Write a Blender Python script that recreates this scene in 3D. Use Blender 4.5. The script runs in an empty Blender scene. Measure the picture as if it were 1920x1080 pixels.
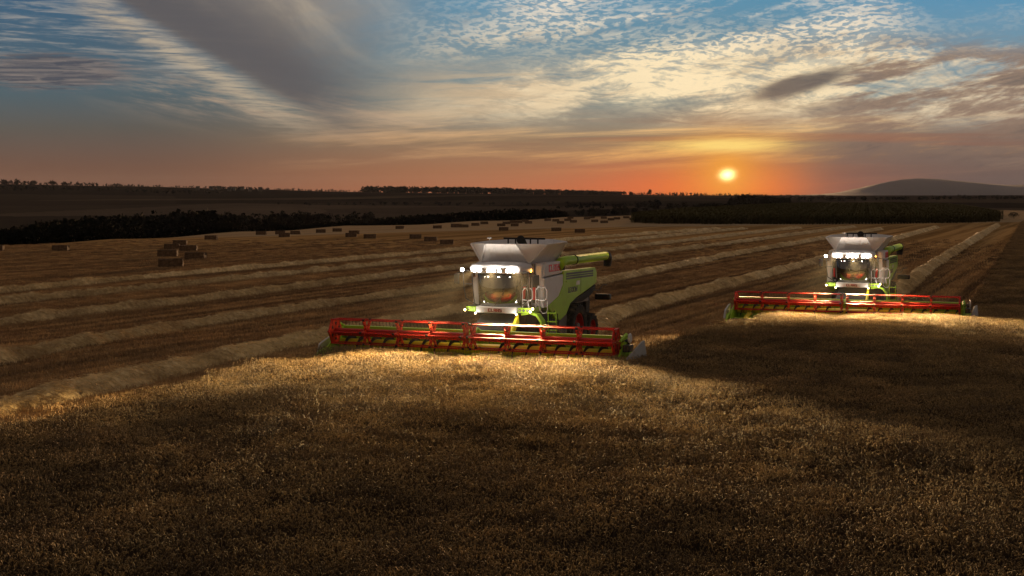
import bpy, math, random
import numpy as np
from mathutils import Vector, Matrix
R = math.radians
PI = math.pi
random.seed(7); rng = np.random.default_rng(7)
sc = bpy.context.scene
COL = sc.collection

# ------------------------------------------------------------------ camera
F = 2667.0; HC = 6.8
cam = bpy.data.cameras.new('camera'); cam.lens = 50; cam.sensor_width = 36; cam.clip_start = 0.1; cam.clip_end = 40000
camo = bpy.data.objects.new('camera', cam); COL.objects.link(camo)
camo.location = (0, 0, HC); camo.rotation_euler = (R(90 - 3.754), 0, 0); sc.camera = camo
sc.view_settings.view_transform = 'Standard'; sc.view_settings.look = 'None'
sc.view_settings.exposure = 0; sc.view_settings.gamma = 1
sc.cycles.max_bounces = 5; sc.cycles.diffuse_bounces = 2; sc.cycles.glossy_bounces = 3
sc.cycles.transmission_bounces = 4; sc.cycles.transparent_max_bounces = 8
sc.cycles.sample_clamp_indirect = 4

# ------------------------------------------------------------------ node expression helper
def lin(c):
    return tuple(((x/255)/12.92 if x/255 <= .04045 else ((x/255+.055)/1.055)**2.4) for x in c)
class X:
    nt = None
    def __init__(s, sock): s.k = sock
    @staticmethod
    def m(op, *a, clamp=False):
        n = X.nt.nodes.new('ShaderNodeMath'); n.operation = op; n.use_clamp = clamp
        for i, v in enumerate(a):
            if isinstance(v, X): X.nt.links.new(v.k, n.inputs[i])
            else: n.inputs[i].default_value = v
        return X(n.outputs[0])
    def __add__(s, o): return X.m('ADD', s, o)
    __radd__ = __add__
    def __mul__(s, o): return X.m('MULTIPLY', s, o)
    __rmul__ = __mul__
    def __sub__(s, o): return X.m('SUBTRACT', s, o)
    def __rsub__(s, o): return X.m('SUBTRACT', o, s)
    def __truediv__(s, o): return X.m('DIVIDE', s, o)
    def __rtruediv__(s, o): return X.m('DIVIDE', o, s)
    def __pow__(s, o): return X.m('POWER', s, o)
def mx(a, b): return X.m('MAXIMUM', a, b)
def mn(a, b): return X.m('MINIMUM', a, b)
def ss(x, a, b, lo=0., hi=1.):
    n = X.nt.nodes.new('ShaderNodeMapRange'); n.interpolation_type = 'SMOOTHSTEP'
    X.nt.links.new(x.k, n.inputs[0])
    for i, v in enumerate((a, b, lo, hi)): n.inputs[i+1].default_value = v
    return X(n.outputs[0])
def gauss(x, c, w): d = (x - c) / w; return X.m('EXPONENT', d*d*-1.0)
def vec(x, y, z=0.):
    n = X.nt.nodes.new('ShaderNodeCombineXYZ')
    for i, v in enumerate((x, y, z)):
        if isinstance(v, X): X.nt.links.new(v.k, n.inputs[i])
        else: n.inputs[i].default_value = v
    return X(n.outputs[0])
def sep(v):
    n = X.nt.nodes.new('ShaderNodeSeparateXYZ'); X.nt.links.new(v.k, n.inputs[0])
    return X(n.outputs[0]), X(n.outputs[1]), X(n.outputs[2])
def noise(v, scale=1., detail=4., rough=.5, dist=0.):
    n = X.nt.nodes.new('ShaderNodeTexNoise')
    X.nt.links.new(v.k, n.inputs['Vector']); n.inputs['Scale'].default_value = scale
    n.inputs['Detail'].default_value = detail; n.inputs['Roughness'].default_value = rough
    n.inputs['Distortion'].default_value = dist
    return X(n.outputs['Fac'])
def voro(v, scale=1., smooth=None):
    n = X.nt.nodes.new('ShaderNodeTexVoronoi'); X.nt.links.new(v.k, n.inputs['Vector']); n.inputs['Scale'].default_value = scale
    return X(n.outputs['Distance'])
def mixc(f, a, b, mode='MIX'):
    n = X.nt.nodes.new('ShaderNodeMix'); n.data_type = 'RGBA'; n.blend_type = mode; n.clamp_factor = True
    if isinstance(f, X): X.nt.links.new(f.k, n.inputs[0])
    else: n.inputs[0].default_value = f
    for i, v in ((6, a), (7, b)):
        if isinstance(v, X): X.nt.links.new(v.k, n.inputs[i])
        else: n.inputs[i].default_value = (*v, 1)
    return X(n.outputs[2])
def ramp(x, stops):
    n = X.nt.nodes.new('ShaderNodeValToRGB'); X.nt.links.new(x.k, n.inputs[0])
    el = n.color_ramp.elements
    el[0].position, el[0].color = stops[0][0], (*stops[0][1], 1)
    el[1].position, el[1].color = stops[-1][0], (*stops[-1][1], 1)
    for p, c in stops[1:-1]:
        e = el.new(p); e.color = (*c, 1)
    return X(n.outputs[0])

# ------------------------------------------------------------------ world: dusk sky with clouds
def make_world():
    w = bpy.data.worlds.new('World'); sc.world = w; w.use_nodes = True
    nt = w.node_tree; X.nt = nt; nt.nodes.clear()
    tc = nt.nodes.new('ShaderNodeTexCoord')
    dx, dy, dz = sep(X(tc.outputs['Generated']))
    hor = X.m('SQRT', dx*dx + dy*dy)
    dyc = mx(dy, .25)
    front = ss(dy, .0, .55)
    u = dx / dyc                                   # tan azimuth
    v = mx(dz, 0.) / mx(X.m('ABSOLUTE', dy), .4)        # tan elevation
    Xp = u*(F/1920) + .5                           # 0..1 across the photographed piece of sky
    V = v*(F/365)                                  # 0 horizon .. 1
    # base gradient
    left = ramp(V*.25, [(0, lin((116, 76, 58))), (.035, lin((108, 78, 64))), (.085, lin((92, 88, 82))), (.13, lin((80, 97, 104))), (.25, lin((62, 96, 122))), (.5, lin((100, 91, 88))), (1, lin((98, 91, 90)))])
    mid = ramp(V*.25, [(0, lin((178, 104, 68))), (.03, lin((166, 110, 76))), (.07, lin((150, 124, 96))), (.12, lin((122, 136, 134))), (.25, lin((92, 144, 172))), (.5, lin((114, 103, 95))), (1, lin((106, 98, 93)))])
    right = ramp(V*.25, [(0, lin((96, 72, 68))), (.04, lin((104, 84, 76))), (.08, lin((136, 118, 104))), (.13, lin((134, 150, 152))), (.25, lin((92, 146, 178))), (.5, lin((106, 98, 91))), (1, lin((101, 95, 91)))])
    wl = ss(Xp, .12, .52); wr = ss(Xp, .74, .95)
    base = mixc(wr, mixc(wl, left, mid), right)
    # cloud plane coordinates
    vv = v + .035
    cx = u / vv; cy = 1.0 / vv
    P = vec(cx, cy)
    n1 = noise(P, .55, 6, .6, .4)
    n2 = noise(vec(cx*1.0+31, cy*1.6+9), 1.1, 8, .62, .6)
    n3 = noise(vec(cx+3.3*n1, cy*2.4+17), 2.3, 7, .65, .5)
    # ---- warm streak clouds low
    st = noise(vec(u*4.2+5., v*62. - u*3.4), 1.0, 9, .68, .25)
    lowmask = ss(V, .08, .22) * ss(V, .62, .36) * ss(Xp, .20, .42)
    lowm = ss(st, .44, .66) * lowmask
    nearSun = gauss(Xp, .71, .22)
    warm = mixc(nearSun, lin((196, 152, 112)), lin((250, 188, 108)))
    warm = mixc(ss(V, .2, .5), warm, mixc(nearSun, lin((196, 170, 140)), lin((246, 214, 160))))
    c = mixc(lowm*.85, base, warm)
    # left thin bands, px(300..830, 190..250)
    ub = noise(vec(u*7.+1., v*75. + u*14.), 1.0, 9, .7, .2)
    bandc = (V - (.53 - (Xp-.15)*.62)) / .10
    lb = ss(ub, .44, .62) * X.m('EXPONENT', bandc*bandc*-1.) * ss(Xp, .06, .2) * ss(Xp, .5, .36)
    c = mixc(lb*.7, c, lin((190, 162, 134)))
    # upper-left thin white bands px(0..450, 0..200)
    tb = noise(vec(cx*1.3+cy*.5+7, cy*2.2-cx*.9), 2.3, 9, .68, .3)
    lt = ss(tb, .46, .66) * ss(Xp, .34, .2) * ss(V, .5, .66)
    c = mixc(lt*.5, c, lin((176, 170, 160)))
    # left dark patch px(0..270, 90..180)
    ld = X.m('EXPONENT', (((Xp-.05)/.10)**2. + ((V-.63)/.11)**2.)*-1.)
    ld = ss(ld + (tb-.5)*1.3, .35, .75)
    c = mixc(ld*.8, c, mixc(ss(n3, .4, .62), lin((76, 74, 82)), lin((128, 116, 110))))
    # ---- bright cirrus / altocumulus field centre-right
    fieldm = ss(Xp, .34, .56) * ss(V, .30, .52)
    edge = ss(n1, .34, .56)
    hi = ss(V, .58, .80)
    wv = noise(vec(u*9.+3., v*30.), 1.0, 3, .5)
    puff = noise(vec(u*150. + v*130. + wv*5., v*430. - u*60. + wv*7.), 1.0, 3, .55, .1)
    rip = noise(vec(u*26., v*170. + u*14. + wv*6.), 1.0, 9, .72, .25)
    big = noise(vec(u*7.+11., v*26. - u*5.), 1.0, 8, .66, .35)
    tex = ss(puff*.62 + rip*.38, .46, .54)*hi + ss(rip*.75+puff*.25, .38, .60)*(1.-hi)
    edge = ss(big, .36, .56)
    soft = ss(big*.6+rip*.4, .36, .60)*(1.-hi*.6)
    blueR = gauss(Xp, .70, .10)*ss(V, .84, 1.0)*.5 + ss(Xp, .82, .92)*ss(V, .66, .84)*1.0 + gauss(Xp, .46, .045)*ss(V, .8, .95)*.7
    fm = fieldm * mx(edge*.9 + .25 - blueR, 0.)
    cream = mixc(gauss(Xp, .68, .24), lin((216, 196, 168)), lin((255, 232, 188)))
    cream = mixc(ss(V, .62, 1.0), cream, lin((232, 220, 202)))
    cream = mixc(ss(noise(vec(u*14.+40., v*80. - u*12.), 1.0, 9, .7, .2), .50, .66)*.55, cream, lin((150, 136, 122)))
    c = mixc(mn(fm*(soft*.66 + tex*.64), 1.), c, cream)
    # soft cloud fan px(740..1100, 120..220)
    fan = X.m('EXPONENT', ((Xp-.475)/.10)**2.*-1. + ((V-.53)/.13)**2.*-1.)
    c = mixc(fan*ss(n2, .3, .6)*.8, c, lin((206, 178, 142)))
    # ---- dark smooth bank, top left to centre
    ax = Xp*1920.; ay = (1.-V)*365.
    dd = (ax-190.)*.50 - (ay)*.866 + 0.          # distance to the right of the sharp edge
    fl = noise(vec(Xp*14., V*6.), 1.0, 5, .55)
    dd = dd + (fl-.5)*26.
    al = (ax-190.)*.866 + ay*.50
    bank = ss(dd, -4., 26.) * ss(dd, 470., 130.) * ss(al + (big-.5)*260., 640., 330.) 
    fib = noise(vec(dd*.014, al*.004), 1.0, 6, .6, .5)
    bcol = mixc(ss(dd, 50., 260.), lin((94, 90, 91)), lin((154, 143, 130)))
    bcol = mixc(ss(fib, .42, .68)*ss(dd, 60., 260.)*.8, bcol, lin((192, 174, 148)))
    c = mixc(bank*.95, c, bcol)
    # light rim beside the bank
    rim = gauss(dd, -18., 24.) * ss(al, -60., 30.) * ss(al, 520., 320.)
    c = mixc(rim*ss(tb, .3, .6)*.7, c, lin((196, 176, 148)))
    # ---- dark clouds at right
    dk = noise(vec(u*9.+2., v*48. - u*9.), 1.0, 9, .70, .2)
    dm = ss(dk + ss(V, .3, .12)*.04 - gauss(V, .56, .07)*.05, .40, .53) * ss(Xp, .70, .86) * ss(V, .06, .2) * ss(V, .86, .66)
    dcol = mixc(ss(dk, .52, .7), lin((140, 116, 100)), lin((82, 76, 78)))
    c = mixc(dm*.9, c, dcol)
    # dark plume px(1420..1620, 120..190)
    pa = (ax-1500.)*.965 - (ay-158.)*-.26; pb = (ax-1500.)*.26 + (ay-158.)*.965
    pb = pb + (dk-.5)*34.
    pl = X.m('EXPONENT', (pa/95.)**2.*-1. + (pb/20.)**2.*-1.)
    c = mixc(ss(pl, .15, .8)*.9, c, lin((96, 88, 86)))
    # low dusk bank right of the sun
    lbk = ss(Xp, .73, .84) * ss(V, .42, .05) * ss(st, .30, .52)
    c = mixc(lbk*.8, c, lin((88, 76, 76)))
    # purple-grey thin layers around the sun
    ly = noise(vec(u*3.+9., v*95.), 1.0, 6, .55, .2)
    lym = ss(ly, .5, .64) * gauss(V, .26, .10) * ss(Xp, .42, .55)
    c = mixc(lym*.62, c, mixc(nearSun, lin((112, 90, 84)), lin((176, 110, 74))))
    # ---- horizon fire and sun
    sx = (ax-1363.); sy = (ay-328.)
    r2 = X.m('SQRT', sx*sx + sy*sy)
    h1 = ss(Xp, .81, .73, .35, 1.)*X.m('EXPONENT', ((sx/260.)**2. + ((V-.03)/.12)**2.)*-1.)
    c = mixc(h1*.85, c, lin((250, 104, 34)))
    h2 = X.m('EXPONENT', (r2/62.)**1.2*-1.)
    c = mixc(mn(h2*1.0, 1.), c, lin((255, 168, 50)))
    tr = X.m('EXPONENT', ((sx/110.)**2. + ((ay-272.)/13.)**2.)*-1.) * ss(st, .35, .6)
    c = mixc(mn(tr*1.2, 1.), c, lin((255, 214, 120)))
    sy2 = sy/1.0
    sx3 = sx + (st-.5)*14.
    disc = X.m('EXPONENT', (X.m('SQRT', sx3*sx3*.6 + sy2*sy2*1.1)/9.)**2.*-1.) * ss(st, .12, .42)
    c = mixc(disc, c, (3.6, 2.7, 1.0))
    # outside the frame and behind the camera: plain dusk gradient
    el = mx(dz, 0.)
    back = ramp(el, [(0, lin((128, 104, 94))), (.12, lin((140, 122, 110))), (.35, lin((128, 114, 106))), (1, lin((120, 112, 108)))])
    c = mixc(front, back, c)
    # dark brown below the horizon
    c = mixc(ss(dz, .005, -.02), c, lin((40, 32, 28)))
    bg = nt.nodes.new('ShaderNodeBackground'); nt.links.new(c.k, bg.inputs[0]); bg.inputs[1].default_value = 1.0
    out = nt.nodes.new('ShaderNodeOutputWorld'); nt.links.new(bg.outputs[0], out.inputs[0])
    w.cycles.sampling_method = 'MANUAL'; w.cycles.sample_map_resolution = 1024
make_world()
sun = bpy.data.lights.new('sun', 'SUN'); sun.energy = 3.5; sun.angle = R(1.2); sun.color = (1, .55, .25)
suno = bpy.data.objects.new('sun', sun); COL.objects.link(suno)
saz = math.atan((1363-960)/F); sel = R(2.6)
suno.rotation_euler = (R(90)-sel, 0, -saz + PI); suno.location = (60, 300, 60)
_d = Vector((math.sin(saz)*math.cos(sel), math.cos(saz)*math.cos(sel), math.sin(sel)))
suno.rotation_euler = (-_d).to_track_quat('-Z', 'Y').to_euler()

# ------------------------------------------------------------------ terrain
def smooth(t): t = np.clip(t, 0, 1); return t*t*(3-2*t)
TCOL = np.array([-400, 0, 220, 450, 650, 900, 1060, 1200, 1350, 1500, 1700, 1920, 2400.])
TROW = {
 -400: [(206, -.4), (300, -5), (450, -10), (700, -12), (1000, -9), (1400, -3), (2000, 8), (2600, 24), (3200, 36), (5000, 20), (12000, 0)],
 0:    [(206, -.4), (300, -5), (450, -10), (700, -12), (1000, -9), (1400, -3), (2000, 7), (2600, 21), (3200, 33), (5000, 20), (12000, 0)],
 220:  [(239, -.4), (330, -5), (480, -10), (700, -11), (1000, -8), (1400, -2), (2000, 6), (2600, 17), (3200, 26), (5000, 12), (12000, 0)],
 450:  [(290, -.4), (380, -5), (520, -9), (700, -9), (1000, -5), (1300, -1), (2000, 3), (2600, 11), (3200, 19), (5000, 8), (12000, 0)],
 650:  [(348, -.4), (430, -5), (560, -8), (700, -8), (1000, -4), (1400, -2), (2000, 3), (2600, 9), (3200, 13), (5000, 4), (12000, 0)],
 900:  [(416, -.4), (500, -5), (620, -6), (900, -5), (1200, -3), (1600, 0), (2200, 6), (2800, 9), (3200, 11), (5000, 4), (12000, 0)],
 1060: [(479, -.4), (560, -3), (700, -5), (900, -4), (1200, -2), (1600, 1), (2200, 5), (2800, 7), (3200, 8), (5000, 2), (12000, 0)],
 1200: [(517, -.4), (600, -2), (760, -4), (950, -3), (1300, -1), (1700, 1), (2200, 4), (2800, 6), (3200, 7), (5000, 2), (12000, 0)],
 1350: [(400, -.4), (600, .2), (760, -2), (950, -3), (1300, -1), (1700, 1), (2200, 3), (2800, 4), (3200, 5), (5000, 2), (12000, 0)],
 1500: [(380, -.4), (600, 1.0), (700, .6), (900, -3), (1300, -1), (1700, 1), (2200, 2), (2800, 2), (3200, 3), (5000, 2), (12000, 0)],
 1700: [(370, -.4), (600, 1.1), (700, .6), (900, -2), (1300, 0), (1700, 1), (2200, 2), (2800, 2), (3200, 3), (5000, 2), (12000, 0)],
 1920: [(370, -.4), (560, -.3), (700, -1), (900, -2), (1300, 0), (1700, 2), (2200, 3), (2800, 4), (3200, 4), (5000, 2), (12000, 0)],
 2400: [(370, -.4), (560, -.4), (700, -1), (900, -2), (1300, 0), (1700, 2), (2200, 3), (2800, 4), (3200, 4), (5000, 2), (12000, 0)],
}
YS = np.concatenate([[0, 40, 80, 120, 160], np.geomspace(190, 12000, 90)])
TZ = np.zeros((len(TCOL), len(YS)))
for i, c in enumerate(TCOL):
    k = TROW[int(c)]
    TZ[i] = np.interp(YS, [0]+[a for a, b in k], [-.38]+[b for a, b in k])
    ker = np.array([1, 2, 1])/4.
    z = TZ[i].copy()
    for _ in range(2): z[6:-1] = np.convolve(z, ker, 'same')[6:-1]
    TZ[i] = z
def height(x, y):
    x = np.asarray(x, float); y = np.asarray(y, float)
    r = np.hypot(x, y)
    Y = np.where(y > .8*r, y, .8*r)
    px = np.where(y > 1e-3, 960 + F*x/np.maximum(y, 1e-3), np.where(x > 0, 2400, -400))
    px = np.clip(px, -400, 2400)
    ci = np.clip(np.searchsorted(TCOL, px) - 1, 0, len(TCOL)-2)
    ct = (px - TCOL[ci])/(TCOL[ci+1]-TCOL[ci]); ct = smooth(ct)*.5 + ct*.5
    ri = np.clip(np.searchsorted(YS, Y) - 1, 0, len(YS)-2)
    rt = np.clip((Y - YS[ri])/(YS[ri+1]-YS[ri]), 0, 1)
    z = (TZ[ci, ri]*(1-rt) + TZ[ci, ri+1]*rt)*(1-ct) + (TZ[ci+1, ri]*(1-rt) + TZ[ci+1, ri+1]*rt)*ct
    near = smooth((y-62)/15.)
    z = np.where(Y < 190, -.38*near, z)
    roll = (np.sin(x*.004+1)*np.cos(y*.0031))*np.clip((Y-700)/800., 0, 1)*2.2
    return z + roll
def at(px, py, zo=0., Y=None):
    "world point seen at photo pixel px,py standing zo above the terrain (or at the depth Y)"
    if Y is not None:
        x = (px-960)/F*Y
        return Vector((x, Y, float(height(x, Y)) + zo))
    a = 5.
    ys = np.geomspace(12, 4000, 3000); xs = (px-960)/F*ys
    d = (HC - (py-365)/F*ys) - (height(xs, ys) + zo)
    i = int(np.argmax(d < 0)) or len(ys)-1
    t = d[i-1]/(d[i-1]-d[i]) if d[i-1] != d[i] else 0
    Y = ys[i-1] + (ys[i]-ys[i-1])*t; x = (px-960)/F*Y
    return Vector((x, Y, float(height(x, Y)) + zo))

# ------------------------------------------------------------------ materials
def newmat(name):
    m = bpy.data.materials.new(name); m.use_nodes = True
    X.nt = m.node_tree
    return m, m.node_tree.nodes['Principled BSDF']
def setp(b, **k):
    for a, v in k.items():
        a = a.replace('_', ' ')
        if isinstance(v, X): X.nt.links.new(v.k, b.inputs[a])
        else: b.inputs[a].default_value = (*v, 1) if isinstance(v, tuple) and len(v) == 3 else v
def bump(b, h, strength=.5, dist=.05):
    n = X.nt.nodes.new('ShaderNodeBump'); n.inputs['Strength'].default_value = strength; n.inputs['Distance'].default_value = dist
    X.nt.links.new(h.k, n.inputs['Height']); X.nt.links.new(n.outputs[0], b.inputs['Normal'])
def ocoord(geo=False):
    if geo:
        n = X.nt.nodes.new('ShaderNodeNewGeometry'); return X(n.outputs['Position'])
    n = X.nt.nodes.new('ShaderNodeTexCoord'); return X(n.outputs['Object'])
M = {}
def paint(name, col, rough=.35, metal=0., dirt=.35, coat=0.):
    m, b = newmat(name); p = ocoord()
    n = noise(p, 2.2, 6, .65); n2 = noise(p, 14., 4, .6)
    added_dust = ss(n*.7+n2*.3, .48, .72)*dirt
    setp(b, Base_Color=mixc(added_dust, col, (.23, .17, .10)), Roughness=added_dust*.5 + rough, Metallic=metal)
    if coat: b.inputs['Coat Weight'].default_value = coat
    b.inputs['Specular IOR Level'].default_value = .3
    bump(b, n2, .06, .01)
    M[name] = m; return m
paint('lime', (.32, .54, .025), .5, 0, .3)
paint('silver', (.62, .61, .61), .55, .0, .25)
paint('tank_metal', (.66, .64, .62), .5, .1, .3)
paint('red', (.44, .012, .006), .42, 0, .18)
paint('orange_red', (.60, .04, .010), .4, 0, .25)
paint('black', (.012, .012, .012), .5, 0, .35)
paint('dark_metal', (.022, .02, .018), .7, .0, .25)
paint('grey', (.16, .155, .15), .5, .1, .4)
paint('divider_grey', (.30, .30, .28), .6, 0, .5)
paint('yellow', (.78, .64, .02), .38, 0, .18)
paint('rail', (.62, .58, .56), .35, .2, .1)
paint('offwhite', (.55, .54, .5), .4, 0, .25)
paint('tyre', (.018, .017, .016), .85, 0, .75)
paint('rim_red', (.30, .012, .01), .45, 0, .4)
paint('letter_red', (.55, .012, .02), .4, 0, .05)
paint('letter_maroon', (.16, .008, .012), .4, 0, .05)
paint('letter_dark', (.02, .03, .02), .4, 0, .05)
paint('letter_white', (.8, .8, .8), .4, 0, .05)
paint('seat_cloth', (.03, .03, .035), .9)
paint('rubber', (.02, .02, .02), .7)
m, b = newmat('glass'); setp(b, Base_Color=(.02, .02, .022), Roughness=.04)
tr = m.node_tree.nodes.new('ShaderNodeBsdfTransparent'); tr.inputs[0].default_value = (.22, .22, .21, 1)
gl = m.node_tree.nodes.new('ShaderNodeBsdfGlossy'); gl.inputs['Roughness'].default_value = .03; gl.inputs[0].default_value = (1, 1, 1, 1)
fr = m.node_tree.nodes.new('ShaderNodeFresnel'); fr.inputs[0].default_value = 2.1
mixs = m.node_tree.nodes.new('ShaderNodeMixShader')
for a_, b_ in ((fr.outputs[0], mixs.inputs[0]), (tr.outputs[0], mixs.inputs[1]), (gl.outputs[0], mixs.inputs[2]), (mixs.outputs[0], m.node_tree.nodes['Material Output'].inputs[0])):
    m.node_tree.links.new(a_, b_)
M['glass'] = m
def emit(name, col, s):
    m, b = newmat(name); setp(b, Base_Color=(.1, .1, .1), Emission_Color=col, Emission_Strength=s); M[name] = m
emit('lamp_white', (1, .95, .84), 60.)
emit('lamp_amber', (1, .42, .06), 14.)
emit('lamp_warm', (1, .72, .3), 16.)

def straw_mat(name, lo, hi, sc_=3., rough=.75, strip=False):
    m, b = newmat(name); p = ocoord(True)
    n = noise(p, sc_, 5, .65); n2 = noise(p, sc_*.08, 3, .5)
    oi = X.nt.nodes.new('ShaderNodeObjectInfo'); r = X(oi.outputs['Random'])
    c = mixc(ss(n*.6+n2*.4, .36, .64), lo, hi)
    c = mixc(r*.35, c, tuple(x*.55 for x in lo))
    if strip:
        gx, gy, gz = sep(p); s_ = gx*.9265 - gy*.3762; t_ = gx*.3762 + gy*.9265
        s_ = s_ + (noise(p, .05, 2, .5)-.5)*.7
        k = ss(noise(vec(s_*1.1, t_*.015), 1., 4, .65), .36, .60)
        c = mixc(k, tuple(x*.45 for x in lo), c)
    setp(b, Base_Color=c, Roughness=rough)
    M[name] = m; return m
straw_mat('wheat_ear', (.085, .048, .014), (.42, .27, .09), 9.)
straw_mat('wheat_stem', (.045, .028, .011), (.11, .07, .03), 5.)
straw_mat('straw', (.38, .25, .10), (.88, .66, .32), 4.)
straw_mat('stubble', (.26, .145, .055), (.70, .46, .20), 6., strip=True)
# foliage
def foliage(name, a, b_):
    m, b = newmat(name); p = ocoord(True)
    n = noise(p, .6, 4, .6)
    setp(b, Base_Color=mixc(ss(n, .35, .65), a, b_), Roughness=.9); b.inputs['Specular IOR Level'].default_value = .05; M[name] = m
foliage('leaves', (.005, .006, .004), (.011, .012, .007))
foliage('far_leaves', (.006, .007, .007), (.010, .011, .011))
foliage('corn_leaf', (.045, .042, .016), (.095, .080, .032))
paint('bark', (.03, .022, .016), .9)
paint('house_wall', (.09, .085, .08), .8)
paint('house_roof', (.04, .022, .018), .8)
paint('house_window', (.015, .015, .018), .3)
# bale
m, b = newmat('bale'); p = ocoord()
px_, py_, pz_ = sep(p)
n = noise(vec(px_*3., py_*3., pz_*16.), 1., 6, .7); n2 = noise(p, 2.2, 3, .6)
setp(b, Base_Color=mixc(ss(n*.7+n2*.3, .38, .62), (.05, .028, .012), (.15, .09, .042)), Roughness=.9)
bump(b, n, .8, .06); M['bale'] = m
# ground: stubble field near, dark fields far (by an albedo attribute on the terrain)
m, b = newmat('field_soil'); p = ocoord(True)
gx, gy, gz = sep(p)
A = R(22.1)
S_ = gx*math.cos(A) - gy*math.sin(A); T_ = gx*math.sin(A) + gy*math.cos(A)
S_ = S_ + (noise(p, .05, 2, .5)-.5)*.7
wide = noise(vec(S_*.34, T_*.006), 1., 3, .6)
strip = noise(vec(S_*1.6, T_*.02), 1., 4, .6)
fine = noise(p, 5., 5, .7)
row = X.m('SINE', S_*(2*PI/.62))
cut = ss(wide, .40, .60)*.5 + ss(strip, .35, .65)*.28 + ss(fine, .3, .7)*.3 + row*.05
stub = mixc(mn(mx(cut, 0.), 1.), (.13, .068, .024), (.46, .28, .115))
at_ = X.nt.nodes.new('ShaderNodeAttribute'); at_.attribute_name = 'far'
farf = X(at_.outputs['Fac'])
atc = X.nt.nodes.new('ShaderNodeAttribute'); atc.attribute_name = 'field'
tone = X(atc.outputs['Fac'])
atp = X.nt.nodes.new('ShaderNodeAttribute'); atp.attribute_name = 'pale'
stub = mixc(X(atp.outputs['Fac']), stub, mixc(fine, (.26, .19, .12), (.46, .36, .23)))
fcol = mixc(tone, (.024, .019, .015), (.16, .118, .082))
fcol = mixc(noise(p, .02, 5, .65)*.6, fcol, (.014, .011, .009))
setp(b, Base_Color=mixc(farf, stub, fcol), Roughness=.95)
b.inputs['Specular IOR Level'].default_value = 0
bump(b, fine*.6 + row*.15, .5, .12)
M['soil'] = m
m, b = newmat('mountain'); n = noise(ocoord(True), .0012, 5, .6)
setp(b, Base_Color=mixc(ss(n, .35, .65), (.022, .032, .058), (.030, .040, .070)), Roughness=1.); M['mountain'] = m  # the blue of distant haze is put into the mountain's base colour

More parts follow.
